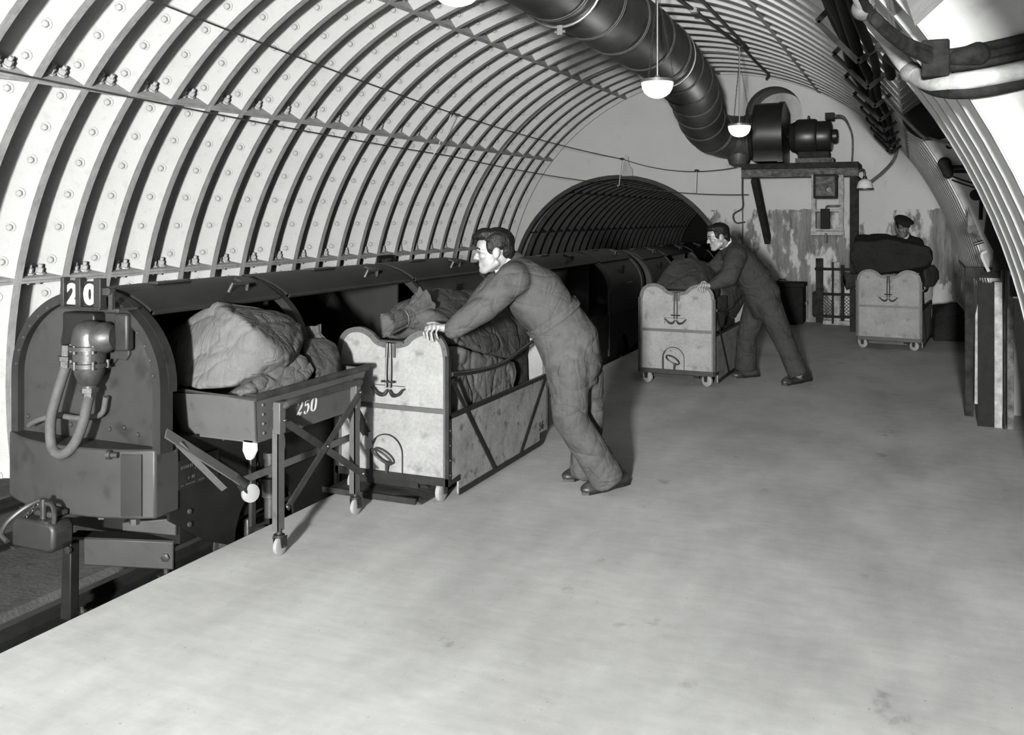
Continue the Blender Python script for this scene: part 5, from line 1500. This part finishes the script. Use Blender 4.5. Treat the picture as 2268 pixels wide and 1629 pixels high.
# ================================================================ right side: cables, pipes, door frame
def vline(pts, r=RT - 0.06):
    return [cyl_pt(t, rr if rr else r, y) for t, y, rr in pts]
cab = empty('cable_run', tuple(cyl_pt(42, RT - 0.05, 8.0)), 'thick bundle of black cables on brackets along the right of the vault', 'cables')
for k, (t, rr, r0) in enumerate(((44.2, RT - 0.05, 0.030), (43.0, RT - 0.08, 0.026), (41.9, RT - 0.06, 0.026), (41.0, RT - 0.09, 0.026), (40.0, RT - 0.06, 0.024), (42.4, RT - 0.115, 0.024))):
    pts = [(t + 0.35 * math.sin(y * 1.3 + k), y, rr + 0.012 * math.sin(y * 2.1 + 2 * k)) for y in [2.2 + 0.45 * j for j in range(26)]]
    MB().tube(vline(pts), r0, 10, sub=2).build('cable', M_CABLE, cab)
for j in range(8):
    y = 5.3 + j * 1.1
    c, d = cyl_pt(44.9, RT - 0.145, y), cyl_pt(39.4, RT - 0.145, y)
    m = MB().bar(cyl_pt(44.9, RT, y), c, 0.03, 0.010, (0, 1, 0)); m.bar(c, d, 0.03, 0.010, (0, 1, 0)); m.bar(d, cyl_pt(39.4, RT, y), 0.03, 0.010, (0, 1, 0))
    m.build('cable_bracket', M_FRAME, cab, smooth=0)
tail = MB().tube(vline([(42.0, 13.4, RT - 0.08), (41.2, 13.7, RT - 0.14)]) + [Vector((-0.235, 13.6, 2.45)), Vector((-0.24, 13.15, 2.56))], 0.022, 8, sub=3)
tail.build('cable_tail', M_CABLE, cab)
V0 = [cyl_pt(39.5, RT - 0.06, 1.6), cyl_pt(39.5, RT - 0.06, 2.6)]
wp = MB().tube(V0 + [(-0.159, 3.310, 2.273), (-0.100, 3.610, 2.205), (-0.042, 3.810, 2.134), (0.005, 3.780, 2.072), (0.058, 3.660, 2.030), (0.133, 3.570, 2.017), (0.230, 3.560, 2.027), (0.336, 3.560, 2.043), (0.509, 3.560, 2.071)], 0.031, 14, sub=8)
wpo = wp.build('water_pipe', M_PIPEW, org=(-0.042, 3.760, 2.126)); tag(wpo, 'thick whitewashed pipe bending into the nearer cross passage at top right', 'pipe')
for p in ((-0.160, 3.360, 2.253), (-0.014, 3.810, 2.094)):
    MB().ell(p, (0.040, 0.045, 0.040)).build('pipe_collar', M_FRAMEL, wpo)
bp = MB().tube([cyl_pt(37.2, RT - 0.05, 5.6), cyl_pt(36.8, RT - 0.06, 4.8), (-0.011, 3.960, 2.107), (0.053, 3.720, 2.023), (0.120, 3.590, 1.987), (0.218, 3.580, 1.988), (0.338, 3.580, 2.009), (0.511, 3.580, 2.044)], 0.027, 12, sub=8)
tag(bp.build('cable_pipe', M_CABLE, org=(0.105, 3.560, 1.989)), 'thick black cable just below the whitewashed pipe at top right', 'cable')
cc = MB().tube([cyl_pt(39.6, RT - 0.10, 1.6), cyl_pt(39.4, RT - 0.10, 2.6), (-0.152, 3.300, 2.267), (-0.112, 3.310, 2.203), (-0.038, 3.460, 2.157), (0.048, 3.560, 2.131), (0.106, 3.590, 2.122), (0.218, 3.590, 2.136), (0.339, 3.590, 2.158), (0.513, 3.590, 2.195)], 0.016, 10, sub=6)
tag(cc.build('branch_cable', M_CABLE, org=(0.048, 3.560, 2.131)), 'upper of three black cables crossing the white wall at top right', 'cable', 'branch cables at top right')
cc = MB().tube([cyl_pt(39.1, RT - 0.10, 1.6), cyl_pt(38.9, RT - 0.10, 2.6), (-0.152, 3.300, 2.261), (-0.112, 3.310, 2.194), (-0.038, 3.460, 2.145), (0.048, 3.560, 2.112), (0.106, 3.590, 2.097), (0.218, 3.590, 2.108), (0.339, 3.590, 2.129), (0.513, 3.590, 2.165)], 0.017, 10, sub=6)
tag(cc.build('branch_cable', M_CABLE, org=(0.048, 3.560, 2.112)), 'middle of three black cables crossing the white wall at top right', 'cable', 'branch cables at top right')
cc = MB().tube([cyl_pt(38.6, RT - 0.10, 1.6), cyl_pt(38.4, RT - 0.10, 2.6), (-0.152, 3.300, 2.255), (-0.112, 3.310, 2.185), (-0.038, 3.460, 2.133), (0.048, 3.560, 2.093), (0.106, 3.590, 2.071), (0.218, 3.590, 2.080), (0.339, 3.590, 2.100), (0.513, 3.590, 2.135)], 0.015, 10, sub=6)
tag(cc.build('branch_cable', M_CABLE, org=(0.048, 3.560, 2.093)), 'lower of three black cables crossing the white wall at top right', 'cable', 'branch cables at top right')
cl = MB().obox((0.065, 3.590, 2.103), (1, 0, 0), (0, 0, 1), (0, 1, 0), 0.045, 0.065, 0.04)
tag(cl.build('cable_clamp', M_CABLE, bevel=0.008, smooth=0, org=(0.065, 3.560, 2.093)), 'black block clamp holding the three cables at top right', 'clamp')
cl = MB().capsule((0.134, 3.580, 2.103), (0.197, 3.580, 2.111), 0.028, 0.042)
tag(cl.build('cable_joint', M_CABLE, org=(0.161, 3.560, 2.102)), 'lumpy taped joint on the three cables at top right', 'cable joint')

# flat black disc painting the passage crown's shade, and fittings on its far wall
YW = ring_y(9) - 0.09
hol = MB().lathe([(0.235, 0.0), (0.235, 0.012), (0.005, 0.013)], (0.13, YW, 2.40), (0, -1, 0), n=32)
tag(hol.build('trim_dark_disc', M_BLACK), 'flat black disc painted as the shade under the farther passage crown', kind='structure')
for x, z, r in ((0.441, 8.200, 1.724)[::2] + (0.045,), (0.251, 8.200, 2.121)[::2] + (0.028,)):
    h = MB().lathe([(r, 0.0), (r, 0.004), (0.003, 0.0045)], (x, YW, z), (0, -1, 0), n=20)
    tag(h.build('trim_hole', M_BLACK), 'dark round hole in the white passage wall', kind='structure')
for k, y in enumerate((367, 376)):
    hb = MB().cyl((0.223, 8.120, 1.945), (0.863, 8.120, 1.932), 0.014)
    for q in hb.v: q.z += -0.035 * k
    tag(hb.build('horizontal_pipe', M_CABLE, org=(0.3, 7.7, 1.95)), ('upper', 'lower')[k] + ' dark pipe crossing the white passage wall', 'pipe', 'pipes across the passage wall')
cl = MB().capsule((0.213, 8.100, 1.973), (0.238, 8.100, 1.891), 0.05, 0.04)
tag(cl.build('pipe_lump', M_CABLE, org=(0.2, 7.68, 1.9)), 'black lumpy pipe joint at the corner of the farther passage', 'pipe joint')
wpc = MB().tube([cyl_pt(38.0, RT - 0.10, 6.6), (0.040, 7.500, 2.152), (0.108, 8.020, 2.170), (0.239, 8.120, 2.123), (0.368, 8.140, 2.060), (0.558, 8.140, 1.967)], 0.012, 8, sub=4)
tag(wpc.build('thin_conduit', M_PIPEW, org=(0.3, 7.7, 2.0)), 'thin pale conduit slanting across the passage wall', 'conduit')
for k in range(2):
    t = MB().tube([(0.266, 8.150, 1.874), (0.368, 8.140, 1.830), (0.558, 8.140, 1.770)], 0.007, 6, sub=3)
    for q in t.v: q.z += -0.03 * k
    tag(t.build('thin_wire', M_CABLE, org=(0.36, 7.72, 1.8)), ('upper', 'lower')[k] + ' thin wire drooping below the dark pipes of the passage', 'wire', 'thin wires in the passage')
vp = MB().tube([(0.475, 8.120, 1.764), (0.469, 8.120, 1.528)], 0.014, 8)
tag(vp.build('drop_pipe', M_CABLE, org=(0.45, 7.7, 1.6)), 'dark drop pipe on the passage wall beside the round hole', 'pipe')

# steel door frame at the passage corner
dr = empty('door_frame', (0.5, 7.70, 0.0), 'dark steel frame and sliding door leaf at the passage corner', 'door frame')
dr.name = 'steel_door_frame'
MB().box(0.355, 0.415, 8.05, 8.10, 0.0, 1.16).build('rear_post', M_FRAME, dr, bevel=0.003)
MB().box(0.355, 0.60, 8.03, 8.10, 1.08, 1.16).build('head_rail', M_FRAME, dr, bevel=0.003)
MB().box(0.425, 0.535, 7.70, 7.735, 0.0, 1.06).build('door_leaf', M_BLACK, dr, smooth=0)
MB().prism([(0.405, 0.16), (0.425, 0.16), (0.425, 0.90), (0.41, 0.82)], (0, 7.715, 0), (1, 0, 0), (0, 0, 1), (0, 0.015, 0)).build('leaf_edge', M_PEEL, dr, smooth=0)
MB().box(0.535, 0.585, 7.69, 7.74, 0.0, 1.07).build('jamb', M_PEEL, dr, smooth=0)
MB().box(0.592, 0.604, 7.66, 7.74, 0.0, 1.42).build('guide_rail', M_FRAME, dr, smooth=0)
MB().box(0.615, 0.66, 7.66, 7.72, 0.0, 1.50).build('front_post', M_FRAMEL, dr, bevel=0.003)
q = [(0.360, 7.700, 1.630), (0.462, 7.700, 1.352), (0.357, 7.700, 1.438)]
MB().prism([(p[0], p[2]) for p in q], (0, 7.69, 0), (1, 0, 0), (0, 0, 1), (0, 0.02, 0)).build('gusset', M_FRAMEL, dr, smooth=0)
q = [(0.486, 7.600, 1.668), (0.568, 7.600, 1.552), (0.614, 7.600, 1.340), (0.625, 7.600, 1.161), (0.515, 7.600, 1.165), (0.521, 7.600, 1.303), (0.462, 7.600, 1.431)]
MB().prism([(p[0], p[2]) for p in q], (0, 7.58, 0), (1, 0, 0), (0, 0, 1), (0, 0.05, 0)).build('head_bracket', M_BLACK, dr, smooth=0)
MB().cyl((0.398, 7.620, 1.350), (0.458, 7.620, 1.371), 0.012).build('latch_bar', M_FAN, dr)
MB().tube([(0.496, 7.660, 1.148), (0.454, 7.660, 1.247), (0.454, 7.660, 1.280), (0.484, 7.660, 1.297)], 0.012, 8, sub=4).build('bent_handle', M_PIPEW, dr)
jb = MB().prism([(0.62, 0.985), (0.73, 0.985), (0.73, 1.12), (0.62, 1.12)], (0, 7.45, 0), (1, 0, 0), (0, 0, 1), (0, 0.1, 0))
jo = jb.build('junction_box', M_FRAME, bevel=0.006, org=(0.67, 7.5, 1.0)); tag(jo, 'dark junction box at the right edge above the stained plaster', 'junction box')
MB().box(0.635, 0.665, 7.44, 7.45, 0.975, 0.987).build('box_tag', M_WHITE, jo, smooth=0)
lp = MB().tube([(0.62, 7.44, 1.38), (0.62, 7.44, 1.14), (0.70, 7.44, 1.14), (0.70, 7.44, 1.20)], 0.006, 6)
tag(lp.build('white_conduit', M_WHITE, org=(0.62, 7.44, 1.14)), 'thin white conduit loop above the junction box', 'conduit')

# ================================================================ people
def loft(mb, rings, lateral, n=28):
    """closed body through rings (centre, half depth, half width)"""
    cs = [Vector(r[0]) for r in rings]
    lat = Vector(lateral).normalized()
    vs = []
    m = len(rings)
    for i, (c, a, b) in enumerate(rings):
        t = (cs[min(i + 1, m - 1)] - cs[max(i - 1, 0)]).normalized()
        l2 = (lat - t * lat.dot(t)).normalized()
        f = t.cross(l2)
        for k in range(n):
            q = 2 * PI * k / n
            ca, sa = math.cos(q), math.sin(q)
            e = 0.85
            vs.append(cs[i] + f * a * math.copysign(abs(ca) ** e, ca) + l2 * b * math.copysign(abs(sa) ** e, sa))
    fs = [(i * n + k, i * n + (k + 1) % n, (i + 1) * n + (k + 1) % n, (i + 1) * n + k) for i in range(m - 1) for k in range(n)]
    fs += [tuple(range(n))[::-1], tuple(range((m - 1) * n, m * n))]
    mb.add(vs, fs)

def cloth_fold(seed, amp):
    g = canvas_fold(seed, amp, 0.55)
    return g

def person(label, head, face, up, sc, rings, arms, legs, hands, shoes, suit_mat, skin, seed, hair='short', cap=False, voxel=0.0065, collar=True):
    C, f, u = Vector(head), Vector(face).normalized(), Vector(up)
    u = (u - f * u.dot(f)).normalized()
    l = u.cross(f)                                   # the person's left
    H = lambda a, b, c: C + sc * (a * f + b * l + c * u)
    Rm = Matrix((f, l, u)).transposed()
    foot = (Vector(shoes[0][0]) + Vector(shoes[1][0])) / 2
    org = Vector((foot.x, foot.y, 0.0))
    lat = Vector(arms[0][0]) - Vector(arms[1][0])
    # ---- body under the clothes, with head and hands
    b = MB()
    def E(a, r, q=None): b.ell(H(*a), [x * sc for x in r], Rm if q is None else Rm @ q, 22, 14)
    E((-0.012, 0, 0.030), (0.096, 0.073, 0.086))
    E((0.030, 0, -0.030), (0.058, 0.060, 0.085))
    E((0.052, 0, 0.030), (0.040, 0.058, 0.050))
    E((0.066, 0, -0.098), (0.026, 0.027, 0.020))
    for s in (-1, 1):
        b.capsule(H(-0.005, s * 0.050, -0.062), H(0.062, s * 0.016, -0.100), 0.022 * sc, 0.020 * sc)
        E((0.058, s * 0.040, -0.020), (0.026, 0.022, 0.022))
        b.capsule(H(0.080, s * 0.042, 0.016), H(0.086, s * 0.012, 0.014), 0.010 * sc, 0.010 * sc)
        E((-0.008, s * 0.076, -0.012), (0.022, 0.008, 0.033), Matrix.Rotation(-0.25, 3, 'Y'))
        E((0.094, s * 0.011, -0.032), (0.010, 0.009, 0.008))
    b.capsule(H(0.084, 0, 0.006), H(0.104, 0, -0.028), 0.0095 * sc, 0.0125 * sc)
    b.capsule(H(0.080, -0.018, -0.064), H(0.080, 0.018, -0.064), 0.010 * sc, 0.010 * sc)
    b.capsule(H(0.078, -0.015, -0.077), H(0.078, 0.015, -0.077), 0.010 * sc, 0.010 * sc)
    nb_ = Vector(rings[0][0])
    b.capsule(H(-0.028, 0, -0.045), nb_, 0.056 * sc, 0.060)
    loft(b, [(c, a * 0.72, w_ * 0.74) for c, a, w_ in rings], lat)
    for (s, e, w_), r in [(a[:3], a[3]) for a in arms]:
        b.capsule(s, e, r[0] * 0.62, r[1] * 0.6); b.capsule(e, w_, r[1] * 0.6, 0.030)
    for (h, k, a), r in [(a[:3], a[3]) for a in legs]:
        b.capsule(h, k, r[0] * 0.68, r[1] * 0.62); b.capsule(k, a, r[1] * 0.62, 0.042)
    for (w_, palm, fingers) in hands:
        pts = [Vector(p) for p in palm]
        b.capsule(w_, pts[0], 0.029, 0.030, flat=0.8)
        for q in pts[1:]:
            b.capsule(pts[0], q, 0.021, 0.0145)
        for ch, r0 in fingers:
            for i in range(len(ch) - 1):
                b.capsule(ch[i], ch[i + 1], r0 * (1 - 0.10 * i), r0 * (0.9 - 0.10 * i), n=10)
    for heel, toe, ank in shoes:
        b.capsule(ank, Vector(heel) * 0.6 + Vector(toe) * 0.4 + Vector((0, 0, 0.05)), 0.04, 0.035)
    P = remeshed(b, 'person', skin, voxel, 3, org, label=label, cat='person')
    # ---- face details
    d = MB()
    for s in (-1, 1):
        d.tube([H(0.086, s * 0.014, 0.021), H(0.089, s * 0.030, 0.026), H(0.076, s * 0.052, 0.018)], 0.0045 * sc, 6, sub=4)
    d.build('eyebrows', M_HAIR, P)
    d = MB()
    for s in (-1, 1):
        d.ell(H(0.082, s * 0.032, 0.001), (0.010 * sc, 0.015 * sc, 0.0055 * sc), Rm, 12, 8)
    d.build('eyes', M_LIP, P)
    MB().tube([H(0.0865, -0.020, -0.0705), H(0.0905, 0, -0.0705), H(0.0865, 0.020, -0.0705)], 0.0022 * sc, 6, sub=4).build('mouth_line', M_LIP, P)
    # ---- hair
    h = MB()
    def EH(a, r): h.ell(H(*a), [x * sc for x in r], Rm, 22, 14)
    EH((-0.024, 0, 0.046), (0.096, 0.080, 0.082))
    EH((-0.062, 0, 0.000), (0.052, 0.066, 0.066))
    EH((-0.078, 0, -0.045), (0.028, 0.045, 0.035))
    if hair == 'flop':
        EH((0.040, 0.0, 0.092), (0.062, 0.062, 0.036)); EH((0.082, -0.01, 0.085), (0.030, 0.045, 0.024)); EH((0.095, -0.02, 0.062), (0.016, 0.03, 0.028))
    elif hair == 'short':
        EH((0.030, 0.0, 0.086), (0.055, 0.062, 0.034))
    for s in (-1, 1):
        EH((0.016, s * 0.066, 0.022), (0.026, 0.012, 0.040))
    sd = Vector((seed, seed * 2.0, 0))
    def strands(p, n):
        q = Rm.transposed() @ (p - C)
        return 0.0035 * noise.noise(Vector((q.x * 14, q.y * 120, q.z * 60)) + sd) + 0.004 * noise.noise(Vector((q.x * 20, q.y * 30, q.z * 20)) + sd)
    remeshed(h, 'hair', M_HAIR, 0.005, 3, org, P, strands)
    if cap:
        c = MB()
        c.ell(H(-0.008, 0, 0.085), (0.120 * sc, 0.108 * sc, 0.048 * sc), Rm @ Matrix.Rotation(-0.12, 3, 'X') @ Matrix.Rotation(0.15, 3, 'Y'), 24, 14)
        c.ell(H(0.0, 0.04, 0.082), (0.10 * sc, 0.09 * sc, 0.036 * sc), Rm @ Matrix.Rotation(-0.2, 3, 'X'), 24, 14)
        c.capsule(H(0.085, -0.045, 0.062), H(0.085, 0.045, 0.062), 0.016 * sc, 0.016 * sc)
        c.ell(H(0.098, 0, 0.056), (0.045 * sc, 0.062 * sc, 0.008 * sc), Rm @ Matrix.Rotation(0.35, 3, 'Y'), 20, 10)
        remeshed(c, 'flat_cap', M_SUIT3, 0.006, 3, org, P)
    # ---- boiler suit
    t = MB()
    loft(t, rings, lat)
    for (s, e, w_), r in [(a[:3], a[3]) for a in arms]:
        mid = Vector(rings[1][0]).lerp(Vector(s), 0.35)
        t.capsule(mid, s, r[0] * 1.1, r[0] * 1.02)
        t.capsule(s, e, r[0], r[1] * 1.02); t.capsule(e, w_, r[1], r[2])
    for (h_, k, a), r in [(a[:3], a[3]) for a in legs]:
        t.capsule(h_, k, r[0], r[1]); 
        kk, aa = Vector(k), Vector(a)
        uu, vv, dd = basis(aa - kk)
        L = (aa - kk).length
        t.cyl(kk - dd * 0.02, aa + dd * 0.02, r[1] * 0.97, r[2], n=20)
        t.ell(kk, (r[1], r[1], r[1]))
    suit = remeshed(t, 'boiler_suit', suit_mat, 0.011, 14, org, P, cloth_fold(seed, 0.011))
    # belt band
    (c0, a0, w0), (c1, a1, w1) = rings[3], rings[4]
    bc = Vector(c0)
    tdir = (Vector(c1) - Vector(rings[2][0])).normalized()
    l2 = (lat - tdir * lat.dot(tdir)).normalized()
    ff = tdir.cross(l2)
    o_, i_ = [], []
    for k in range(41):
        q = 2 * PI * k / 40
        ca, sa = math.cos(q), math.sin(q)
        e = 0.85
        v = ff * (a0 + 0.020) * math.copysign(abs(ca) ** e, ca) + l2 * (w0 + 0.020) * math.copysign(abs(sa) ** e, sa)
        o_.append(bc + v - tdir * 0.022); i_.append(bc + v * 0.97 - tdir * 0.022)
    MB().strip(o_, i_, tdir * 0.044).build('belt', suit_mat, suit)
    # ---- collar
    if collar:
        ax = (H(-0.025, 0, -0.05) - nb_).normalized()
        cu, cv, cd = basis(ax)
        for nm, r0, r1, z0_, z1_, mt in (('shirt_collar', 0.064, 0.069, 0.0, 0.045, M_SHIRT), ('suit_collar', 0.078, 0.083, -0.03, 0.022, suit_mat)):
            rr = MB()
            n = 28
            pts_o = [nb_ + cd * (z0_ - 0.01) + (r1 + 0.014) * (math.cos(2 * PI * k / n) * cu + math.sin(2 * PI * k / n) * cv) for k in range(n + 1)]
            pts_i = [nb_ + cd * z1_ + r0 * (math.cos(2 * PI * k / n) * cu + math.sin(2 * PI * k / n) * cv) for k in range(n + 1)]
            rr.strip(pts_o, pts_i, cd * 0.004)
            rr.build(nm, mt, P if nm == 'shirt_collar' else suit)
    # ---- shoes
    for heel, toe, ank in shoes:
        hv, tv = Vector(heel), Vector(toe)
        m = MB()
        fd = (tv - hv); L = fd.length; fd.normalize()
        rise = max(hv.z, 0.0)
        z_ = Vector((0, 0, 1))
        m.capsule(hv + fd * 0.035 + z_ * 0.038, hv + fd * 0.12 + z_ * 0.040, 0.036, 0.036)
        m.capsule(hv + fd * 0.12 + z_ * 0.040, tv - fd * 0.055 + z_ * 0.030, 0.038, 0.036)
        m.ell(tv - fd * 0.07 + z_ * 0.028, (0.068, 0.047, 0.032), Matrix((fd, z_.cross(fd), z_)).transposed())
        m.capsule(hv + fd * 0.045 + z_ * 0.05, Vector(ank) + z_ * 0.0, 0.040, 0.046)
        sh = remeshed(m, 'shoe', M_SHOE, 0.007, 3, org, P, clampz=0.012)
        so = MB()
        side = z_.cross(fd)
        out = [(0, -0.030), (0.0, 0.030), (0.06, 0.036), (0.13, 0.032), (0.20, 0.046), (L - 0.03, 0.030), (L, 0.0), (L - 0.03, -0.030), (0.20, -0.046), (0.13, -0.032), (0.06, -0.036)]
        so.prism(out, hv, fd, side, z_ * 0.016)
        so.prism([(0.0, -0.030), (0, 0.030), (0.07, 0.034), (0.07, -0.034)], hv, fd, side, z_ * 0.028)
        so.build('shoe_sole', M_FAN, sh, smooth=0)
    return P

LFT = Vector((-0.9177, -0.3972, 0)); TOW = Vector((0.3972, -0.9177, 0)); UPV = Vector((0, 0, 1))

# --- the nearest man, leaning on the cart numbered 56
person('young man in a grey boiler suit leaning over to push the nearest cart', (-2.158, 4.732, 1.360), LFT * 0.985 + UPV * -0.10 + TOW * 0.06, UPV * 0.985 + LFT * 0.10, 1.03,
    [((-2.112, 4.785, 1.288), 0.072, 0.075), ((-2.050, 4.812, 1.212), 0.125, 0.190), ((-1.961, 4.850, 1.116), 0.165, 0.185), ((-1.868, 4.890, 0.989), 0.152, 0.165), ((-1.792, 4.934, 0.848), 0.172, 0.180), ((-1.760, 4.948, 0.701), 0.155, 0.170), ((-1.751, 4.952, 0.599), 0.115, 0.150)],
    [((-2.004, 4.635, 1.204), (-2.129, 4.516, 1.061), (-2.280, 4.472, 0.947), (0.097, 0.082, 0.060)), ((-2.187, 4.959, 1.205), (-2.377, 5.030, 1.045), (-2.465, 5.013, 0.941), (0.085, 0.07, 0.052))],
    [((-1.763, 4.838, 0.755), (-1.738, 4.827, 0.447), (-1.586, 5.002, 0.089), (0.128, 0.098, 0.094)), ((-1.755, 5.059, 0.724), (-1.724, 5.094, 0.422), (-1.762, 5.143, 0.065), (0.128, 0.100, 0.092))],
    [((-2.280, 4.472, 0.947), [(-2.325, 4.458, 0.951), (-2.438, 4.469, 0.945), (-2.410, 4.454, 0.955), (-2.378, 4.441, 0.961), (-2.346, 4.427, 0.961)],
      [([(-2.438, 4.469, 0.945), (-2.451, 4.453, 0.919), (-2.440, 4.447, 0.891)], 0.0088), ([(-2.410, 4.454, 0.955), (-2.421, 4.433, 0.923), (-2.407, 4.428, 0.885)], 0.0092), ([(-2.378, 4.441, 0.961), (-2.384, 4.416, 0.924), (-2.373, 4.416, 0.881)], 0.0092), ([(-2.346, 4.427, 0.961), (-2.350, 4.409, 0.929), (-2.339, 4.409, 0.898)], 0.0082), ([(-2.347, 4.476, 0.961), (-2.407, 4.494, 0.973), (-2.452, 4.496, 0.966)], 0.0100)]),
     ((-2.465, 5.013, 0.941), [(-2.481, 4.985, 0.927), (-2.539, 4.981, 0.897), (-2.521, 4.957, 0.896), (-2.502, 4.932, 0.894)],
      [([(-2.539, 4.981, 0.897), (-2.564, 4.959, 0.866)], 0.009), ([(-2.521, 4.957, 0.896), (-2.546, 4.935, 0.865)], 0.009), ([(-2.502, 4.932, 0.894), (-2.525, 4.911, 0.863)], 0.009), ([(-2.488, 4.916, 0.891), (-2.508, 4.897, 0.860)], 0.008), ([(-2.468, 4.947, 0.904), (-2.484, 4.907, 0.876)], 0.010)])],
    [((-1.537, 5.228, 0.000), (-1.703, 4.908, 0.000), (-1.581, 5.004, 0.110)), ((-1.770, 5.333, 0.000), (-1.892, 5.115, 0.000), (-1.758, 5.145, 0.081))],
    M_SUIT, M_SKIN, 3, 'flop')

# --- the man at the second cart
person('man in a dark boiler suit and white collar pushing the second cart', (-1.695, 8.768, 1.363), LFT * 0.96 + UPV * -0.24 + TOW * 0.05, UPV * 0.96 + LFT * 0.24, 1.02,
    [((-1.633, 8.839, 1.294), 0.070, 0.075), ((-1.570, 8.866, 1.213), 0.120, 0.190), ((-1.488, 8.901, 1.103), 0.155, 0.185), ((-1.400, 8.950, 0.971), 0.148, 0.165), ((-1.320, 8.996, 0.821), 0.168, 0.180), ((-1.293, 9.008, 0.676), 0.150, 0.170), ((-1.300, 9.004, 0.583), 0.110, 0.145)],
    [((-1.511, 8.695, 1.195), (-1.556, 8.556, 1.003), (-1.678, 8.492, 0.934), (0.094, 0.080, 0.060)), ((-1.644, 9.041, 1.206), (-1.785, 9.056, 1.064), (-1.915, 8.924, 1.024), (0.084, 0.07, 0.052))],
    [((-1.251, 8.917, 0.720), (-1.116, 8.910, 0.408), (-0.987, 8.911, 0.107), (0.126, 0.100, 0.092)), ((-1.390, 9.097, 0.682), (-1.488, 9.130, 0.405), (-1.510, 9.186, 0.096), (0.126, 0.104, 0.104))],
    [((-1.678, 8.492, 0.934), [(-1.718, 8.464, 0.926), (-1.807, 8.480, 0.927), (-1.786, 8.456, 0.937), (-1.763, 8.445, 0.939), (-1.740, 8.433, 0.932)],
      [([(-1.807, 8.480, 0.927), (-1.820, 8.463, 0.903), (-1.807, 8.458, 0.875)], 0.009), ([(-1.786, 8.456, 0.937), (-1.799, 8.440, 0.901), (-1.782, 8.436, 0.865)], 0.0095), ([(-1.763, 8.445, 0.939), (-1.770, 8.420, 0.899), (-1.757, 8.415, 0.863)], 0.0095), ([(-1.740, 8.433, 0.932), (-1.743, 8.409, 0.901), (-1.734, 8.403, 0.873)], 0.0085), ([(-1.729, 8.481, 0.937), (-1.766, 8.498, 0.960), (-1.796, 8.506, 0.950)], 0.0105)]),
     ((-1.915, 8.924, 1.024), [(-1.947, 8.910, 1.024), (-1.995, 8.911, 1.014), (-1.984, 8.883, 1.003)],
      [([(-1.995, 8.911, 1.014), (-2.033, 8.884, 0.997)], 0.009), ([(-1.987, 8.893, 1.007), (-2.024, 8.865, 0.986)], 0.009), ([(-1.982, 8.873, 0.999), (-2.016, 8.847, 0.974)], 0.009), ([(-1.970, 8.856, 0.996), (-1.999, 8.833, 0.967)], 0.008), ([(-1.948, 8.876, 1.000), (-1.975, 8.843, 0.971)], 0.010)])],
    [((-0.915, 9.223, 0.000), (-1.117, 8.827, 0.000), (-0.980, 8.914, 0.132)), ((-1.397, 9.259, 0.000), (-1.616, 9.054, 0.000), (-1.494, 9.193, 0.126))],
    M_SUIT2, M_SKIN, 8, 'short')

# --- the man with the cap behind the far cart
person('man in a flat cap and black jacket behind the far loaded cart', (-0.154, 13.391, 1.417), TOW * 0.93 + UPV * -0.34 + LFT * 0.05, UPV * 0.94 + TOW * 0.34, 1.05,
    [((-0.144, 13.558, 1.288), 0.070, 0.080), ((-0.139, 13.615, 1.214), 0.115, 0.200), ((-0.135, 13.693, 1.053), 0.140, 0.195), ((-0.135, 13.780, 0.847), 0.135, 0.170), ((-0.136, 13.823, 0.659), 0.145, 0.180), ((-0.136, 13.823, 0.505), 0.135, 0.175), ((-0.136, 13.823, 0.431), 0.10, 0.15)],
    [((0.023, 13.685, 1.196), (0.094, 13.498, 1.004), (0.027, 13.175, 0.940), (0.082, 0.070, 0.055)), ((-0.301, 13.545, 1.208), (-0.368, 13.298, 1.016), (-0.317, 13.026, 0.940), (0.082, 0.070, 0.055))],
    [((-0.062, 13.855, 0.505), (-0.051, 13.817, 0.200), (-0.040, 13.887, 0.058), (0.11, 0.095, 0.09)), ((-0.210, 13.792, 0.505), (-0.220, 13.743, 0.200), (-0.227, 13.806, 0.058), (0.11, 0.095, 0.09))],
    [((0.027, 13.175, 0.940), [(0.016, 13.061, 0.916), (0.000, 12.967, 0.908), (0.032, 12.981, 0.908)],
      [([(0.000, 12.967, 0.908), (-0.005, 12.899, 0.889)], 0.009), ([(0.011, 12.972, 0.908), (0.011, 12.895, 0.883)], 0.009), ([(0.021, 12.976, 0.908), (0.026, 12.902, 0.883)], 0.009), ([(0.032, 12.981, 0.908), (0.042, 12.920, 0.889)], 0.008), ([(-0.005, 13.030, 0.922), (-0.032, 12.975, 0.907)], 0.010)]),
     ((-0.317, 13.026, 0.940), [(-0.304, 12.923, 0.916), (-0.317, 12.830, 0.908), (-0.286, 12.843, 0.908)],
      [([(-0.317, 12.830, 0.908), (-0.321, 12.763, 0.889)], 0.009), ([(-0.307, 12.834, 0.908), (-0.305, 12.759, 0.883)], 0.009), ([(-0.296, 12.839, 0.908), (-0.289, 12.765, 0.883)], 0.009), ([(-0.286, 12.843, 0.908), (-0.274, 12.783, 0.889)], 0.008), ([(-0.271, 12.915, 0.922), (-0.244, 12.883, 0.907)], 0.010)])],
    [((-0.040, 14.132, 0.000), (-0.027, 13.428, 0.000), (-0.040, 13.887, 0.058)), ((-0.231, 14.050, 0.000), (-0.230, 13.340, 0.000), (-0.227, 13.806, 0.058))],
    M_SUIT3, M_SKIND, 13, 'short', cap=True, voxel=0.0085)
